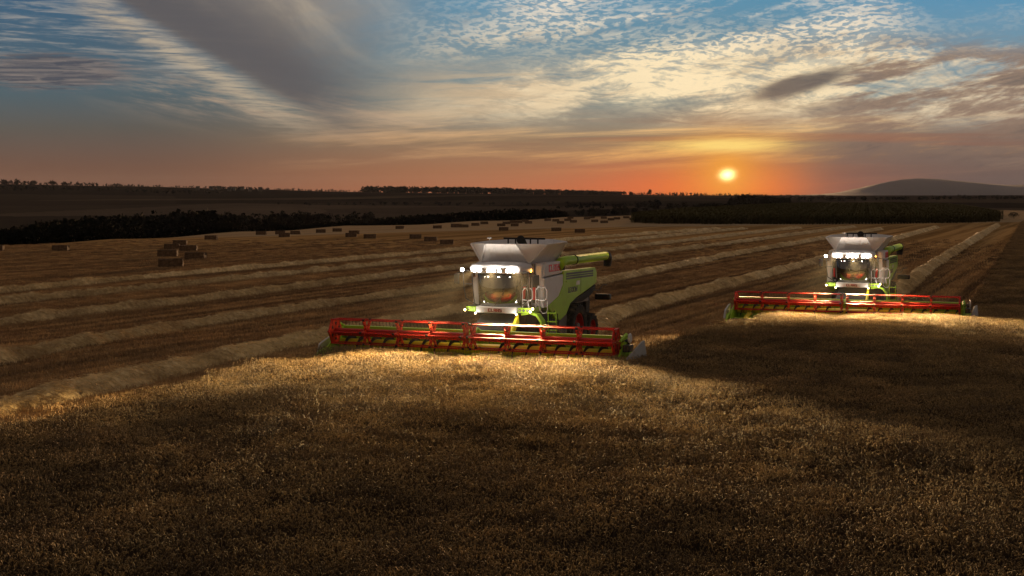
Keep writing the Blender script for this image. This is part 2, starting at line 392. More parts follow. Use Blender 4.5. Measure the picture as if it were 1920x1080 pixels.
# ------------------------------------------------------------------ mesh helpers
class MB:
    def __init__(s): s.v = []; s.f = []; s.mi = []; s.cur = 0
    def mat(s, i): s.cur = i; return s
    def add(s, vs, fs):
        o = len(s.v); s.v += [tuple(a) for a in vs]; s.f += [tuple(i+o for i in f) for f in fs]; s.mi += [s.cur]*len(fs); return s
    def box(s, x0, x1, y0, y1, z0, z1, rot=None):
        vs = [(x, y, z) for x in (x0, x1) for y in (y0, y1) for z in (z0, z1)]
        if rot is not None:
            c = Vector(((x0+x1)/2, (y0+y1)/2, (z0+z1)/2)); vs = [c + rot @ (Vector(a)-c) for a in vs]
        return s.add(vs, [(0, 1, 3, 2), (4, 6, 7, 5), (0, 4, 5, 1), (2, 3, 7, 6), (0, 2, 6, 4), (1, 5, 7, 3)])
    def hexa(s, a, b):   # two quads (same winding) joined
        return s.add(list(a)+list(b), [(0, 1, 2, 3), (7, 6, 5, 4)] + [(i, i+4, (i+1) % 4+4, (i+1) % 4) for i in range(4)])
    def prism(s, poly, axis, d0, d1):
        def mk(p, d):
            a, b_ = p
            return {'x': (d, a, b_), 'y': (a, d, b_), 'z': (a, b_, d)}[axis]
        n = len(poly)
        vs = [mk(p, d0) for p in poly] + [mk(p, d1) for p in poly]
        return s.add(vs, [tuple(range(n))[::-1], tuple(range(n, 2*n))] + [(i, (i+1) % n, (i+1) % n+n, i+n) for i in range(n)])
    def tube(s, pts, r, n=8, cap=True):
        pts = [Vector(p) for p in pts]; rs = r if isinstance(r, (list, tuple)) else [r]*len(pts)
        vs = []; up = None
        for i, p in enumerate(pts):
            t = ((pts[min(i+1, len(pts)-1)] - pts[max(i-1, 0)])).normalized()
            if up is None: up = Vector((0, 0, 1)) if abs(t.z) < .9 else Vector((1, 0, 0))
            a = t.cross(up).normalized(); b_ = a.cross(t).normalized(); up = b_
            for k in range(n):
                q = 2*PI*k/n; vs.append(p + (a*math.cos(q) + b_*math.sin(q))*rs[i])
        fs = []
        for i in range(len(pts)-1):
            for k in range(n):
                fs.append((i*n+k, i*n+(k+1) % n, (i+1)*n+(k+1) % n, (i+1)*n+k))
        if cap: fs += [tuple(range(n))[::-1], tuple(range((len(pts)-1)*n, len(pts)*n))]
        return s.add(vs, fs)
    def ring(s, c, axis, prof, n=32):  # lathe: prof [(r, d)] about axis through c
        vs = []
        for r, d in prof:
            for k in range(n):
                q = 2*PI*k/n
                a, b_ = r*math.cos(q), r*math.sin(q)
                vs.append({'x': (c[0]+d, c[1]+a, c[2]+b_), 'y': (c[0]+a, c[1]+d, c[2]+b_), 'z': (c[0]+a, c[1]+b_, c[2]+d)}[axis])
        fs = []
        m_ = len(prof)
        for i in range(m_-1):
            for k in range(n): fs.append((i*n+k, i*n+(k+1) % n, (i+1)*n+(k+1) % n, (i+1)*n+k))
        return s.add(vs, fs)
    def sheet(s, rows, thick=None):
        n = len(rows[0]); vs = [p for r in rows for p in r]
        fs = [(i*n+k, i*n+k+1, (i+1)*n+k+1, (i+1)*n+k) for i in range(len(rows)-1) for k in range(n-1)]
        return s.add(vs, fs)
    def build(s, name, mats, parent=None, bevel=0., smooth_=False, label=None):
        me = bpy.data.meshes.new(name); me.from_pydata([tuple(v) for v in s.v], [], s.f)
        if not isinstance(mats, (list, tuple)): mats = [mats]
        for q in mats: me.materials.append(M[q])
        me.polygons.foreach_set('material_index', s.mi)
        if smooth_: me.polygons.foreach_set('use_smooth', [True]*len(s.f))
        me.validate(); me.update()
        o = bpy.data.objects.new(name, me); COL.objects.link(o)
        if parent: o.parent = parent
        if bevel:
            bv = o.modifiers.new('bevel', 'BEVEL'); bv.width = bevel; bv.segments = 2; bv.limit_method = 'ANGLE'; bv.angle_limit = R(35)
        if label: o['label'] = label
        return o
def tag(o, label=None, cat=None, group=None, kind=None):
    if label: o['label'] = label
    if cat: o['category'] = cat
    if group: o['group'] = group
    if kind: o['kind'] = kind
    return o
def empty(name, loc, rz=0):
    o = bpy.data.objects.new(name, None); COL.objects.link(o); o.location = loc; o.rotation_euler = (0, 0, rz); return o
def npmesh(name, V, Fq, mats, mi=None, parent=None, link=True, smooth_=False):
    me = bpy.data.meshes.new(name)
    V = np.asarray(V, np.float32); Fq = np.asarray(Fq, np.int32); k = Fq.shape[1]
    me.vertices.add(len(V)); me.vertices.foreach_set('co', V.ravel())
    me.loops.add(Fq.size); me.loops.foreach_set('vertex_index', Fq.ravel())
    me.polygons.add(len(Fq)); me.polygons.foreach_set('loop_start', np.arange(0, Fq.size, k, dtype=np.int32))
    for q in (mats if isinstance(mats, (list, tuple)) else [mats]): me.materials.append(M[q])
    if mi is not None: me.polygons.foreach_set('material_index', np.asarray(mi, np.int32))
    if smooth_: me.polygons.foreach_set('use_smooth', np.ones(len(Fq), bool))
    me.update(calc_edges=True); me.validate()
    o = bpy.data.objects.new(name, me)
    if link: COL.objects.link(o)
    if parent: o.parent = parent
    return o

# ------------------------------------------------------------------ ground sheet
def make_ground():
    az = np.concatenate([np.linspace(-180, -30, 40)[:-1], np.linspace(-30, 30, 520), np.linspace(30, 180, 40)[1:]])
    rr = np.concatenate([[.5, 4, 8], np.geomspace(12, 12000, 520)])
    a, r = np.meshgrid(np.radians(az), rr)
    x = r*np.sin(a); y = r*np.cos(a); z = height(x, y)
    V = np.stack([x, y, z], -1).reshape(-1, 3)
    nr, na = x.shape
    i = np.arange(nr-1)[:, None]*na + np.arange(na-1)[None]
    Fq = np.stack([i, i+1, i+1+na, i+na], -1).reshape(-1, 4)[:, ::-1]
    o = npmesh('ground', V, Fq, 'soil', smooth_=True)
    # far mask and field tones
    X_, Y_ = V[:, 0], V[:, 1]
    px = 960 + F*X_/np.maximum(Y_, 1)
    edge = np.interp(px, [0, 220, 450, 650, 900, 1060, 1200, 1300, 1920], [206, 239, 290, 348, 416, 479, 517, 700, 700])
    rot = R(22.); s = X_*math.cos(rot)-Y_*math.sin(rot); t = X_*math.sin(rot)+Y_*math.cos(rot)
    far = smooth((Y_-edge)/6.)
    far[Y_ < 50] = 0
    # quilt of fields
    q = rng.random((64, 64))
    fi = (np.floor(s/210. + .6*np.sin(t/500.)).astype(int)) % 64; fj = (np.floor(t/330. + .5*np.sin(s/330.)).astype(int)) % 64
    tone = q[fi, fj]**2.0*.7
    # the pale slope seen beyond the valley at px 400-620
    pv = np.exp(-((px-500)/110.)**2)*np.exp(-((Y_-1000)/170.)**2); tone = np.maximum(tone, (pv > .35)*.85)
    tone = tone*(Y_ < 2150)
    tone = np.where((px < 330) & (Y_ > 900) & (Y_ < 2100), np.maximum(tone, .22), tone)
    py = 365 + F*(HC-V[:, 2])/np.maximum(Y_, 1)
    line = np.interp(px, [200, 560, 900, 1190, 1240, 1960], [449, 440, 430.5, 424, 423.5, 414.5])
    pale = smooth((line-py)/1.2)*(Y_ > 100)*(1-far)*(px > 150)*np.clip((px-150)/120., 0, 1)
    trk = np.exp(-((py-line)/1.3)**2)*(Y_ > 100)*(1-far)*np.clip((px-300)/200., 0, 1)
    for nm, arr in (('far', far), ('field', tone), ('pale', np.clip(pale*.55+trk*.6, 0, 1))):
        at_ = o.data.attributes.new(nm, 'FLOAT', 'POINT'); at_.data.foreach_set('value', arr.astype(np.float32))
    tag(o, kind='structure')
make_ground()

# mountain far right
def make_mountain():
    prof = [(1500, 366), (1560, 364), (1600, 359), (1635, 350), (1665, 341), (1690, 337), (1720, 335), (1760, 336.5), (1800, 340), (1850, 345), (1890, 348), (1930, 346), (2000, 350), (2100, 358), (2300, 363)]
    Y0 = 11000.
    rows = []
    for j, (f_, dy) in enumerate([(0, -1800), (.45, -1000), (.8, -450), (1, 0), (.8, 600), (0, 2000)]):
        r = []
        for px in np.linspace(1480, 2320, 90):
            py = np.interp(px, [a for a, b in prof], [b for a, b in prof])
            h = (HC + (365.5-py)/F*Y0)
            Y = Y0+dy
            r.append(((px-960)/F*Y0*(1+.0*dy), Y, -20 + (h+20)*f_ + (rng.random()-.5)*5*f_*(f_ < 1)))
        rows.append(r)
    o = MB().sheet(rows).build('mountain', 'mountain', smooth_=True); tag(o, kind='structure')
make_mountain()

# ------------------------------------------------------------------ scattering (geometry nodes on point meshes)
def scatter(name, pts, rot, scl, idx, protos, label, cat, mat):
    c = bpy.data.collections.new(name+'_kinds')
    for i, p in enumerate(protos):
        p.name = '%s_kind_%02d' % (name, i); c.objects.link(p)
    me = bpy.data.meshes.new(name); me.vertices.add(len(pts)); me.vertices.foreach_set('co', np.asarray(pts, np.float32).ravel())
    for nm, arr, ty in (('rot', rot, 'FLOAT'), ('scl', scl, 'FLOAT'), ('idx', idx, 'INT')):
        a = me.attributes.new(nm, ty, 'POINT'); a.data.foreach_set('value', np.asarray(arr, np.float32 if ty == 'FLOAT' else np.int32))
    me.materials.append(M[mat])
    o = bpy.data.objects.new(name, me); COL.objects.link(o)
    g = bpy.data.node_groups.new(name+'_scatter', 'GeometryNodeTree')
    g.interface.new_socket('Geometry', in_out='INPUT', socket_type='NodeSocketGeometry')
    g.interface.new_socket('Geometry', in_out='OUTPUT', socket_type='NodeSocketGeometry')
    N = g.nodes; gi = N.new('NodeGroupInput'); go = N.new('NodeGroupOutput')
    ci = N.new('GeometryNodeCollectionInfo'); ci.inputs['Collection'].default_value = c
    ci.inputs['Separate Children'].default_value = True; ci.inputs['Reset Children'].default_value = True
    ip = N.new('GeometryNodeInstanceOnPoints'); ip.inputs['Pick Instance'].default_value = True
    def na(nm, ty):
        n = N.new('GeometryNodeInputNamedAttribute'); n.data_type = ty; n.inputs['Name'].default_value = nm
        return [q for q in n.outputs if q.enabled and q.name == 'Attribute'][0]
    cx = N.new('ShaderNodeCombineXYZ'); L = g.links.new
    L(na('rot', 'FLOAT'), cx.inputs[2])
    sx = N.new('ShaderNodeCombineXYZ'); sa = na('scl', 'FLOAT')
    for k in range(3): L(sa, sx.inputs[k])
    L(gi.outputs[0], ip.inputs['Points']); L(ci.outputs[0], ip.inputs['Instance'])
    L(na('idx', 'INT'), ip.inputs['Instance Index']); L(cx.outputs[0], ip.inputs['Rotation']); L(sx.outputs[0], ip.inputs['Scale'])
    L(ip.outputs[0], go.inputs[0])
    md = o.modifiers.new('scatter', 'NODES'); md.node_group = g
    tag(o, label, cat, kind='stuff')
    return o

def tubes(paths, radii, sides=3):
    "paths (N,K,3), radii (N,K) -> verts, quads"
    N_, K, _ = paths.shape
    t = np.gradient(paths, axis=1); t /= np.linalg.norm(t, axis=2, keepdims=True)+1e-9
    up = np.array([.31, .95, .05]); a = np.cross(t, up); a /= np.linalg.norm(a, axis=2, keepdims=True)+1e-9
    b_ = np.cross(t, a)
    q = np.arange(sides)*2*PI/sides
    V = paths[:, :, None] + radii[:, :, None, None]*(a[:, :, None]*np.cos(q)[None, None, :, None] + b_[:, :, None]*np.sin(q)[None, None, :, None])
    base = (np.arange(N_)*K*sides)[:, None, None] + (np.arange(K-1)*sides)[None, :, None]
    k = np.arange(sides)[None, None]; k2 = (k+1) % sides
    Fq = np.stack([base+k, base+k2, base+k2+sides, base+k+sides], -1).reshape(-1, 4)
    return V.reshape(-1, 3), Fq

def wheat_tile(n, earw=1.0):
    px = rng.uniform(-.55, .55, (n, 2)); h = rng.normal(.74, .045, n); yaw = rng.uniform(0, 2*PI, n)
    lean = rng.uniform(.02, .12, n); d = np.stack([np.cos(yaw), np.sin(yaw), 0*yaw], -1)
    base = np.concatenate([px, np.zeros((n, 1))], 1)
    z = np.array([0, 0, 1.])
    hh = h[:, None]
    p0 = base; p1 = base + d*lean[:, None]*.4 + z*hh*.6; p2 = base + d*lean[:, None] + z*hh*.94
    bend = rng.uniform(.2, 1., n)[:, None]
    p3 = p2 + d*.035*bend + z*.035; 
    stem = np.stack([p0, p1, p2, p3], 1)
    sr = np.tile(np.array([.0026, .0024, .0022, .002]), (n, 1))
    V1, F1 = tubes(stem, sr, 3)
    L = rng.uniform(.075, .11, n)[:, None]
    e1 = p3 + d*L*.40*bend + z*L*(.38-.30*bend)
    e2 = e1 + d*L*.38*bend + z*L*(.40-.75*bend)
    e3 = e2 + d*L*.22*bend + z*L*(.38-.95*bend)
    ear = np.stack([p3, e1, e2, e3], 1)
    er = np.tile(np.array([.004, .0085, .0078, .0018])*earw, (n, 1))*rng.uniform(.8, 1.15, (n, 1))
    V2, F2 = tubes(ear, er, 3)
    # one flag leaf on every second stem
    m_ = n//2; q = rng.integers(0, n, m_); yl = rng.uniform(0, 2*PI, m_); dl = np.stack([np.cos(yl), np.sin(yl), 0*yl], -1)
    l0 = p1[q]; l1 = l0 + dl*.07 + z*.08; l2 = l1 + dl*.09 - z*.05
    V3, F3 = tubes(np.stack([l0, l1, l2], 1), np.tile(np.array([.003, .006, .001]), (m_, 1)), 2)
    V = np.concatenate([V1, V2, V3]); Fq = np.concatenate([F1, F2+len(V1), F3+len(V1)+len(V2)])
    mi = np.concatenate([np.zeros(len(F1)), np.ones(len(F2)), np.zeros(len(F3))])
    return npmesh('wheat', V, Fq, ['wheat_stem', 'wheat_ear'], mi, link=False)

def stubble_tile(n=70):
    rows = np.array([-.42, -.14, .14, .42])
    s = rng.choice(rows, n) + rng.normal(0, .018, n); t = rng.uniform(-.55, .55, n)
    b_ = np.stack([s, t, np.zeros(n)], -1); top = b_ + np.stack([rng.normal(0, .03, n), rng.normal(0, .03, n), rng.uniform(.08, .17, n)], -1)
    V1, F1 = tubes(np.stack([b_, top], 1), np.tile(np.array([.010, .007]), (n, 1)), 3)
    k = n//2; c = np.concatenate([rng.uniform(-.5, .5, (k, 2)), rng.uniform(.02, .07, (k, 1))], 1); yw = rng.uniform(0, PI, k)
    d = np.stack([np.cos(yw), np.sin(yw), rng.normal(0, .15, k)], -1)*rng.uniform(.06, .16, k)[:, None]
    V2, F2 = tubes(np.stack([c-d, c+d], 1), np.full((k, 2), .006), 3)
    return npmesh('stubble', np.concatenate([V1, V2]), np.concatenate([F1, F2+len(V1)]), ['stubble'], link=False)

P1 = Vector((-1.64, 55.2, 0)); YAW1 = R(-22.1)
P2 = Vector((18.1, 77.1, -.38)); YAW2 = R(-21.3)
def local(x, y, P, yaw):
    dx, dy = x-P[0], y-P[1]; c, s = math.cos(yaw), math.sin(yaw)
    return dx*c + dy*s, -dx*s + dy*c
_we = [(-300, 855), (0, 793), (200, 753), (300, 730), (500, 680), (628, 652)]
_wp = [at(a, b, .75) for a, b in _we]; WEX = [p.x for p in _wp]; WEY = [p.y for p in _wp]
def is_wheat(x, y):
    l1x, l1y = local(x, y, P1, YAW1); l2x, l2y = local(x, y, P2, YAW2)
    o = np.argsort(WEY); xe = np.interp(y, np.array(WEY)[o], np.array(WEX)[o])
    lb2x, _ = local(x, y, P2, R(-20.3))
    a = (x > xe) & (l1y < -.75)
    b_ = (l1x > 6.35) & ((l2y < -.75) | (lb2x > 6.45))
    return a | b_
def make_wheat():
    pts = []
    for Y in np.arange(9, 350, .8):
        hw = Y*.40+4
        st = 0.8
        xs = np.arange(-hw, hw, st)
        pts.append(np.stack([xs, np.full(len(xs), Y)], -1))
    P = np.concatenate(pts); P += rng.uniform(-.2, .2, P.shape)
    P = P[is_wheat(P[:, 0], P[:, 1])]
    z = height(P[:, 0], P[:, 1])
    # the crop surface rolls a little
    scl = 1.0 + .07*np.sin(P[:, 0]*.9+2*np.sin(P[:, 1]*.35)) + .05*np.sin(P[:, 1]*.7+P[:, 0]*.31) + rng.normal(0, .035, len(P))
    protos = [wheat_tile(230) for _ in range(9)]
    scatter('standing_wheat', np.c_[P, z], rng.uniform(0, 2*PI, len(P)), scl, rng.integers(0, 9, len(P)), protos,
            'ripe golden wheat still standing in front of and beside the harvesters', 'wheat crop', 'wheat_ear')
    print('wheat tiles', len(P))
make_wheat()
def make_stubble():
    pts = []
    Y = 30.
    while Y < 230:
        hw = Y*.39+3; xs = np.arange(-hw, hw, 1.0); pts.append(np.stack([xs, np.full(len(xs), Y)], -1)); Y += 1.0
    P = np.concatenate(pts); P += rng.uniform(-.1, .1, P.shape)
    P = P[~is_wheat(P[:, 0], P[:, 1])]
    P = P[rng.random(len(P)) < np.clip(1-(P[:, 1]-110)/120., 0, 1)]
    z = height(P[:, 0], P[:, 1])
    lb2x, _ = local(P[:, 0], P[:, 1], P2, R(-20.3))
    rot = np.where(lb2x > -6.2, R(-20.3), R(-22.1)) + PI*rng.integers(0, 2, len(P))
    protos = [stubble_tile() for _ in range(6)]
    scatter('stubble', np.c_[P, z], rot, np.full(len(P), 1.0), rng.integers(0, 6, len(P)), protos,
            'short cut straw stubble in rows between the swaths', 'stubble', 'stubble')
    print('stubble tiles', len(P))
make_stubble()

# ------------------------------------------------------------------ straw swaths
def make_swath(pix, label, zo=.34, w=.95, hgt=.42, start=None):
    W = [at(a, b, zo) for a, b in pix]
    if start is not None: W = [Vector(start)] + W
    pts = [W[0]]
    acc = []
    for a, b_ in zip(W, W[1:]):
        L = (b_-a).length; n = max(2, int(L/.25)) if a.y < 130 else max(2, int(L/.8))
        for k in range(n): acc.append(a + (b_-a)*(k/n))
    acc.append(W[-1])
    c = np.array([(p.x, p.y) for p in acc])
    for _ in range(20):
        c[1:-1] = (c[:-2]+2*c[1:-1]+c[2:])/4
    n = len(c); tg = np.gradient(c, axis=0); tg /= np.linalg.norm(tg, axis=1, keepdims=True); nr = np.stack([tg[:, 1], -tg[:, 0]], -1)
    prof = np.linspace(-1, 1, 13)
    dist = np.cumsum(np.r_[0, np.linalg.norm(np.diff(c, axis=0), axis=1)])
    wob = np.interp(dist, np.arange(0, dist[-1]+2, .9), rng.normal(0, 1, len(np.arange(0, dist[-1]+2, .9))))
    wob2 = np.interp(dist, np.arange(0, dist[-1]+3, 2.3), rng.normal(0, 1, len(np.arange(0, dist[-1]+3, 2.3))))
    V = np.zeros((n, 13, 3))
    for j, u in enumerate(prof):
        off = u*w*.68*(1+.12*wob2) + .06*wob
        hh = .95*hgt*np.clip(np.minimum(dist, dist[-1]-dist)/2.2, 0, 1)**.6*(1-abs(u)**2.2)*(1+.16*wob*(1-abs(u))+.13*wob2) + rng.normal(0, .045, n)*(abs(u) < .97)
        V[:, j, 0] = c[:, 0]+nr[:, 0]*off; V[:, j, 1] = c[:, 1]+nr[:, 1]*off; V[:, j, 2] = hh
    V[:, :, 2] += height(V[:, :, 0], V[:, :, 1]) - .02
    i = np.arange(n-1)[:, None]*13 + np.arange(12)[None]
    Fq = np.stack([i, i+1, i+14, i+13], -1).reshape(-1, 4)
    # loose strands lying over the ridge, fewer and thicker with distance
    y = c[:, 1]; dens = np.where(y < 75, 120, np.where(y < 120, 70, np.where(y < 200, 22, 6)))
    seg = np.r_[np.diff(dist), 0]
    cnt = rng.poisson(dens*seg*2)
    ii = np.repeat(np.arange(n), cnt); m_ = len(ii)
    u = rng.uniform(-1.12, 1.12, m_); jj = np.clip(((u+1)/2*12).astype(int), 0, 12)
    fr_ = rng.uniform(0, 1, m_); i2 = np.minimum(ii+1, n-1)
    ctr = V[ii, jj]*(1-fr_)[:, None] + V[i2, jj]*fr_[:, None]
    ctr[:, :2] += nr[ii]*((u - prof[jj])*w*.68)[:, None]
    ctr[:, 2] += rng.uniform(.0, .06, m_)
    yw = rng.normal(R(62), .6, m_)
    dirw = tg[ii]*np.cos(yw)[:, None] + nr[ii]*np.sin(yw)[:, None]
    ln = rng.uniform(.10, .26, m_)
    slope = -np.sign(u)*abs(u)*.5*np.sin(yw)*-1
    d = np.c_[dirw, rng.normal(0, .22, m_) - u*.55*np.sin(yw)]*ln[:, None]
    th = np.interp(ctr[:, 1], [40, 80, 160, 300], [.007, .009, .014, .02])
    Vs, Fs = tubes(np.stack([ctr-d, ctr, ctr+d*1.0+np.c_[np.zeros((m_, 2)), -.03*np.ones(m_)]], 1), np.stack([th*.6, th, th*.5], 1), 3)
    o = npmesh('straw_swath', np.concatenate([V.reshape(-1, 3), Vs]), np.concatenate([Fq, Fs+n*13]), 'straw')
    tag(o, label, 'straw swath', 'rows of cut straw left on the stubble')
    return o
def loc2w(P, yaw, x, y, z=0):
    c, s = math.cos(yaw), math.sin(yaw); return Vector((P[0]+x*c-y*s, P[1]+x*s+y*c, P[2]+z))
make_swath([(-90, 770), (0, 752), (100, 730), (233, 703), (400, 663), (533, 637), (620, 623), (727, 597), (883, 571), (1123, 524), (1239, 500), (1358, 476), (1536, 445), (1650, 427)], 'straw swath nearest the camera at left, running along the edge of the standing wheat', w=1.15, hgt=.46)
make_swath([(-90, 678), (0, 662), (167, 632), (333, 605), (440, 588), (640, 560), (883, 526), (1100, 487), (1318, 459), (1540, 430), (1600, 423)], 'straw swath passing just above the left header, second from the standing wheat', w=1.1)
make_swath([(-90, 608), (0, 597), (167, 577), (333, 560), (440, 547), (883, 494), (1100, 469), (1453, 429), (1500, 425)], 'straw swath that meets the left cab at lamp height, third from the standing wheat', w=1.0)
make_swath([(-90, 570), (0, 561), (200, 542), (440, 518), (883, 475), (1100, 454), (1329, 432), (1400, 426)], 'straw swath fourth from the standing wheat, passing behind the grain tank', w=.9)
make_swath([(-90, 549), (0, 541), (200, 522), (440, 501), (881, 463), (1100, 443), (1297, 430), (1350, 426)], 'farthest clear straw swath, the fifth from the standing wheat', w=.85)
make_swath([(1150, 582), (1270, 551), (1407, 517), (1528, 486), (1600, 467), (1683, 443), (1754, 424)], 'thick straw swath trailing behind the left harvester', w=1.25, hgt=.5, start=loc2w(P1, YAW1, -.2, 11.8))
make_swath([(1734, 502), (1772, 478), (1813, 453), (1869, 420)], 'thick straw swath trailing behind the right harvester up to the corn field', w=1.2, hgt=.55, start=loc2w(P2, YAW2, .2, 11.8))

# ------------------------------------------------------------------ bales
def bale_mesh():
    nx, ny, nz = 14, 7, 6
    m_ = MB()
    def pt(x, y, z): 
        q = .035
        return (x*1.2 + random.gauss(0, .018), y*.6 + random.gauss(0, .018), .42+z*.42 + random.gauss(0, .015))
    cache = {}
    def idx(i, j, k):
        if (i, j, k) not in cache:
            cache[(i, j, k)] = len(m_.v); m_.v.append(pt(i/nx*2-1, j/ny*2-1, k/nz*2-1))
        return cache[(i, j, k)]
    def quad(a, b_, c, d): m_.f.append((idx(*a), idx(*b_), idx(*c), idx(*d))); m_.mi.append(0)
    for i in range(nx):
        for j in range(ny):
            quad((i, j, nz), (i+1, j, nz), (i+1, j+1, nz), (i, j+1, nz)); quad((i, j, 0), (i, j+1, 0), (i+1, j+1, 0), (i+1, j, 0))
        for k in range(nz):
            quad((i, 0, k), (i+1, 0, k), (i+1, 0, k+1), (i, 0, k+1)); quad((i, ny, k), (i, ny, k+1), (i+1, ny, k+1), (i+1, ny, k))
    for j in range(ny):
        for k in range(nz):
            quad((0, j, k), (0, j, k+1), (0, j+1, k+1), (0, j+1, k)); quad((nx, j, k), (nx, j+1, k), (nx, j+1, k+1), (nx, j, k+1))
    # four lines of twine bite into the bale
    for yy in (-.35, -.12, .12, .35):
        m_.box(-1.222, 1.222, yy-.008, yy+.008, .845, .860)
    # loose straws
    for _ in range(90):
        x, y = random.uniform(-1.2, 1.2), random.choice((-.61, .61)); z = random.uniform(.03, .84)
        a = Vector((x, y, z)); d = Vector((random.gauss(0, .09), random.gauss(0, .03), random.gauss(0, .05)))
        m_.tube([a-d, a+d], .006, 3, False)
    return m_
ORD = ['first', 'second', 'third', 'fourth', 'fifth', 'sixth', 'seventh', 'eighth', 'ninth', 'tenth', 'eleventh', 'twelfth', 'thirteenth', 'fourteenth', 'fifteenth', 'sixteenth', 'seventeenth', 'eighteenth']
BM = [bale_mesh() for _ in range(3)]
_b0 = [q.build('straw_bale', 'bale') for q in BM]
BME = [o.data for o in _b0]
for o in _b0: bpy.data.objects.remove(o)
bales = [
 (297, 502, 342, 'nearest and largest straw bale, lone in front of the left bale cluster'), (348, 487, 385, 'straw bale at the right of the left cluster, second nearest'), (296, 482, 332, 'straw bale directly behind the nearest one in the left cluster'),
 (337, 472, 369, 'straw bale at the right rear of the left cluster, overlapping its neighbour'), (308, 468, 336, 'straw bale whose right end is overlapped by its neighbour in the left cluster'), (325, 460, 350, 'farthest straw bale at the top of the left cluster'),
 (385, 450, 407, 'single straw bale right of and beyond the left cluster'), (99, 471, 128, 'single straw bale standing alone far left of the cluster'), (-22, 471, 5, 'straw bale cut off by the left edge of the picture'),
 (524, 445, 543, 'lone straw bale on the brown field just in front of the pale strip'),
 (655, 440, 674, 'rear straw bale of the overlapping pair'), (648, 445, 669, 'front straw bale of the overlapping pair'), (682, 448, 705, 'straw bale just right of the overlapping pair'),
 (768, 448, 790, 'first straw bale of the descending row of three left of the grain tank'), (796, 453, 819, 'middle straw bale of the descending row of three left of the grain tank'), (825, 459, 850, 'nearest straw bale of the row of three, beside the grain tank'),
 (936, 433, 953, 'straw bale above the left end of the grain tank'), (1034, 434, 1052, 'straw bale above the right end of the grain tank'), (1078, 437, 1096, 'straw bale right of the grain tank, above the unloading auger')]
farb = [(484, 440, 496), (519, 439, 532), (548, 439, 561), (595, 436, 608), (742, 429, 758), (627, 434, 638), (816, 428, 824), (846, 426, 865), (865, 426, 876), (888, 423, 895), (904, 420, 912),
 (935, 424, 945), (945, 420, 954), (957, 418, 968), (968, 418, 978), (959, 424, 971), (979, 416, 990), (986, 419, 996), (1023, 414, 1031), (1037, 415, 1047), (1046, 419, 1056), (1060, 414, 1069), (1070, 417, 1080),
 (1095, 411, 1106), (1110, 416, 1120), (1127, 418, 1138), (1141, 413, 1150), (1153, 411, 1160), (1170, 409, 1178), (1182, 412, 1190), (1105, 409, 1113), (1128, 410, 1136), (1066, 410, 1073), (1190, 407, 1197)]
for k, (a, b_, c, l) in enumerate(bales):
    p = at((a+c)/2, b_ - 1); o = bpy.data.objects.new('straw_bale', BME[k % 3]); COL.objects.link(o)
    o.location = p; wpx = (c-a)*p.y/F/2.4; o.scale = (min(1.25, max(.8, wpx)),)*3; o.rotation_euler = (0, 0, R(random.uniform(-6, 10)))
    tag(o, l, 'straw bale', 'straw bales on the stubble')
for k, (a, b_, c) in enumerate(farb):
    p = at((a+c)/2, b_); o = bpy.data.objects.new('straw_bale', BME[k % 3]); COL.objects.link(o)
    wpx = (c-a)*p.y/F/2.4; s_ = min(1.2, max(.75, wpx)); o.location = p; o.scale = (s_, s_, s_); o.rotation_euler = (0, 0, R(random.uniform(-10, 15)))
    grp_ = [f for f in farb if (f[0] < 770) == (a < 770) and (f[0] < 1000) == (a < 1000)]
    grp_.sort(key=lambda f: f[0]); w_ = ORD[grp_.index((a, b_, c))]
    if a < 770: tag(o, w_ + ' from the left of the tiny bales on the pale strip at left', 'straw bale', 'far straw bales on the pale strip at left')
    elif a < 1000: tag(o, w_ + ' from the left of the tiny bales beyond the grain tank', 'straw bale', 'far straw bales beyond the grain tank')
    else: tag(o, w_ + ' from the left of the tiny bales left of the dark corn field', 'straw bale', 'far straw bales left of the corn field')

# ------------------------------------------------------------------ vegetation
def leafcloud(cx, cy, z0, rx, ry, rz, n, size, hollow=.35):
    "random leaf clumps filling a lumpy crown"
    k = 5; lob = rng.normal(0, .42, (k, 3)); lob[:, 2] = rng.uniform(-.5, .55, k)
    q = rng.integers(0, k, n); d = rng.normal(0, 1, (n, 3)); d /= np.linalg.norm(d, axis=1, keepdims=True)
    r = rng.uniform(hollow, 1., n)[:, None]**.6*.62
    c = lob[q] + d*r
    c[:, 0] = cx + c[:, 0]*rx; c[:, 1] = cy + c[:, 1]*ry; c[:, 2] = z0 + rz*(1 + c[:, 2]).clip(.02, 2.2)
    a = rng.normal(0, 1, (n, 3)); a /= np.linalg.norm(a, axis=1, keepdims=True)
    b_ = np.cross(a, rng.normal(0, 1, (n, 3))); b_ /= np.linalg.norm(b_, axis=1, keepdims=True)
    s = size*rng.uniform(.5, 1.3, n)[:, None]
    return np.stack([c-a*s-b_*s*.6, c+a*s*.8-b_*s, c+a*s+b_*s*.7, c-a*s*.6+b_*s], 1).reshape(-1, 3)
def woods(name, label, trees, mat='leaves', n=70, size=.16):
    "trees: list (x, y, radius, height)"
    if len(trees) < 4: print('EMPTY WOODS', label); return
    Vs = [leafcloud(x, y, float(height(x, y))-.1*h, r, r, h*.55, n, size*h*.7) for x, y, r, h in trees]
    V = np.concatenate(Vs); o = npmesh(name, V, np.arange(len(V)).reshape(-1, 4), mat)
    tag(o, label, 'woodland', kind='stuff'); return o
def band(p0, p1, Ys, topf, n, ragged=.12, wpx=None):
    out = []
    for _ in range(n):
        px = random.uniform(p0, p1); Y = random.uniform(*(Ys(px) if callable(Ys) else Ys)); x = (px-960)/F*Y
        zt = HC - (topf(px)-365)/F*Y; h = zt - float(height(x, Y))
        if h < 1.5: continue
        h *= random.uniform(1-2.2*ragged, 1+.3*ragged)
        out.append((x, Y, max(1.5, h*random.uniform(.34, .5)), h))
    return out
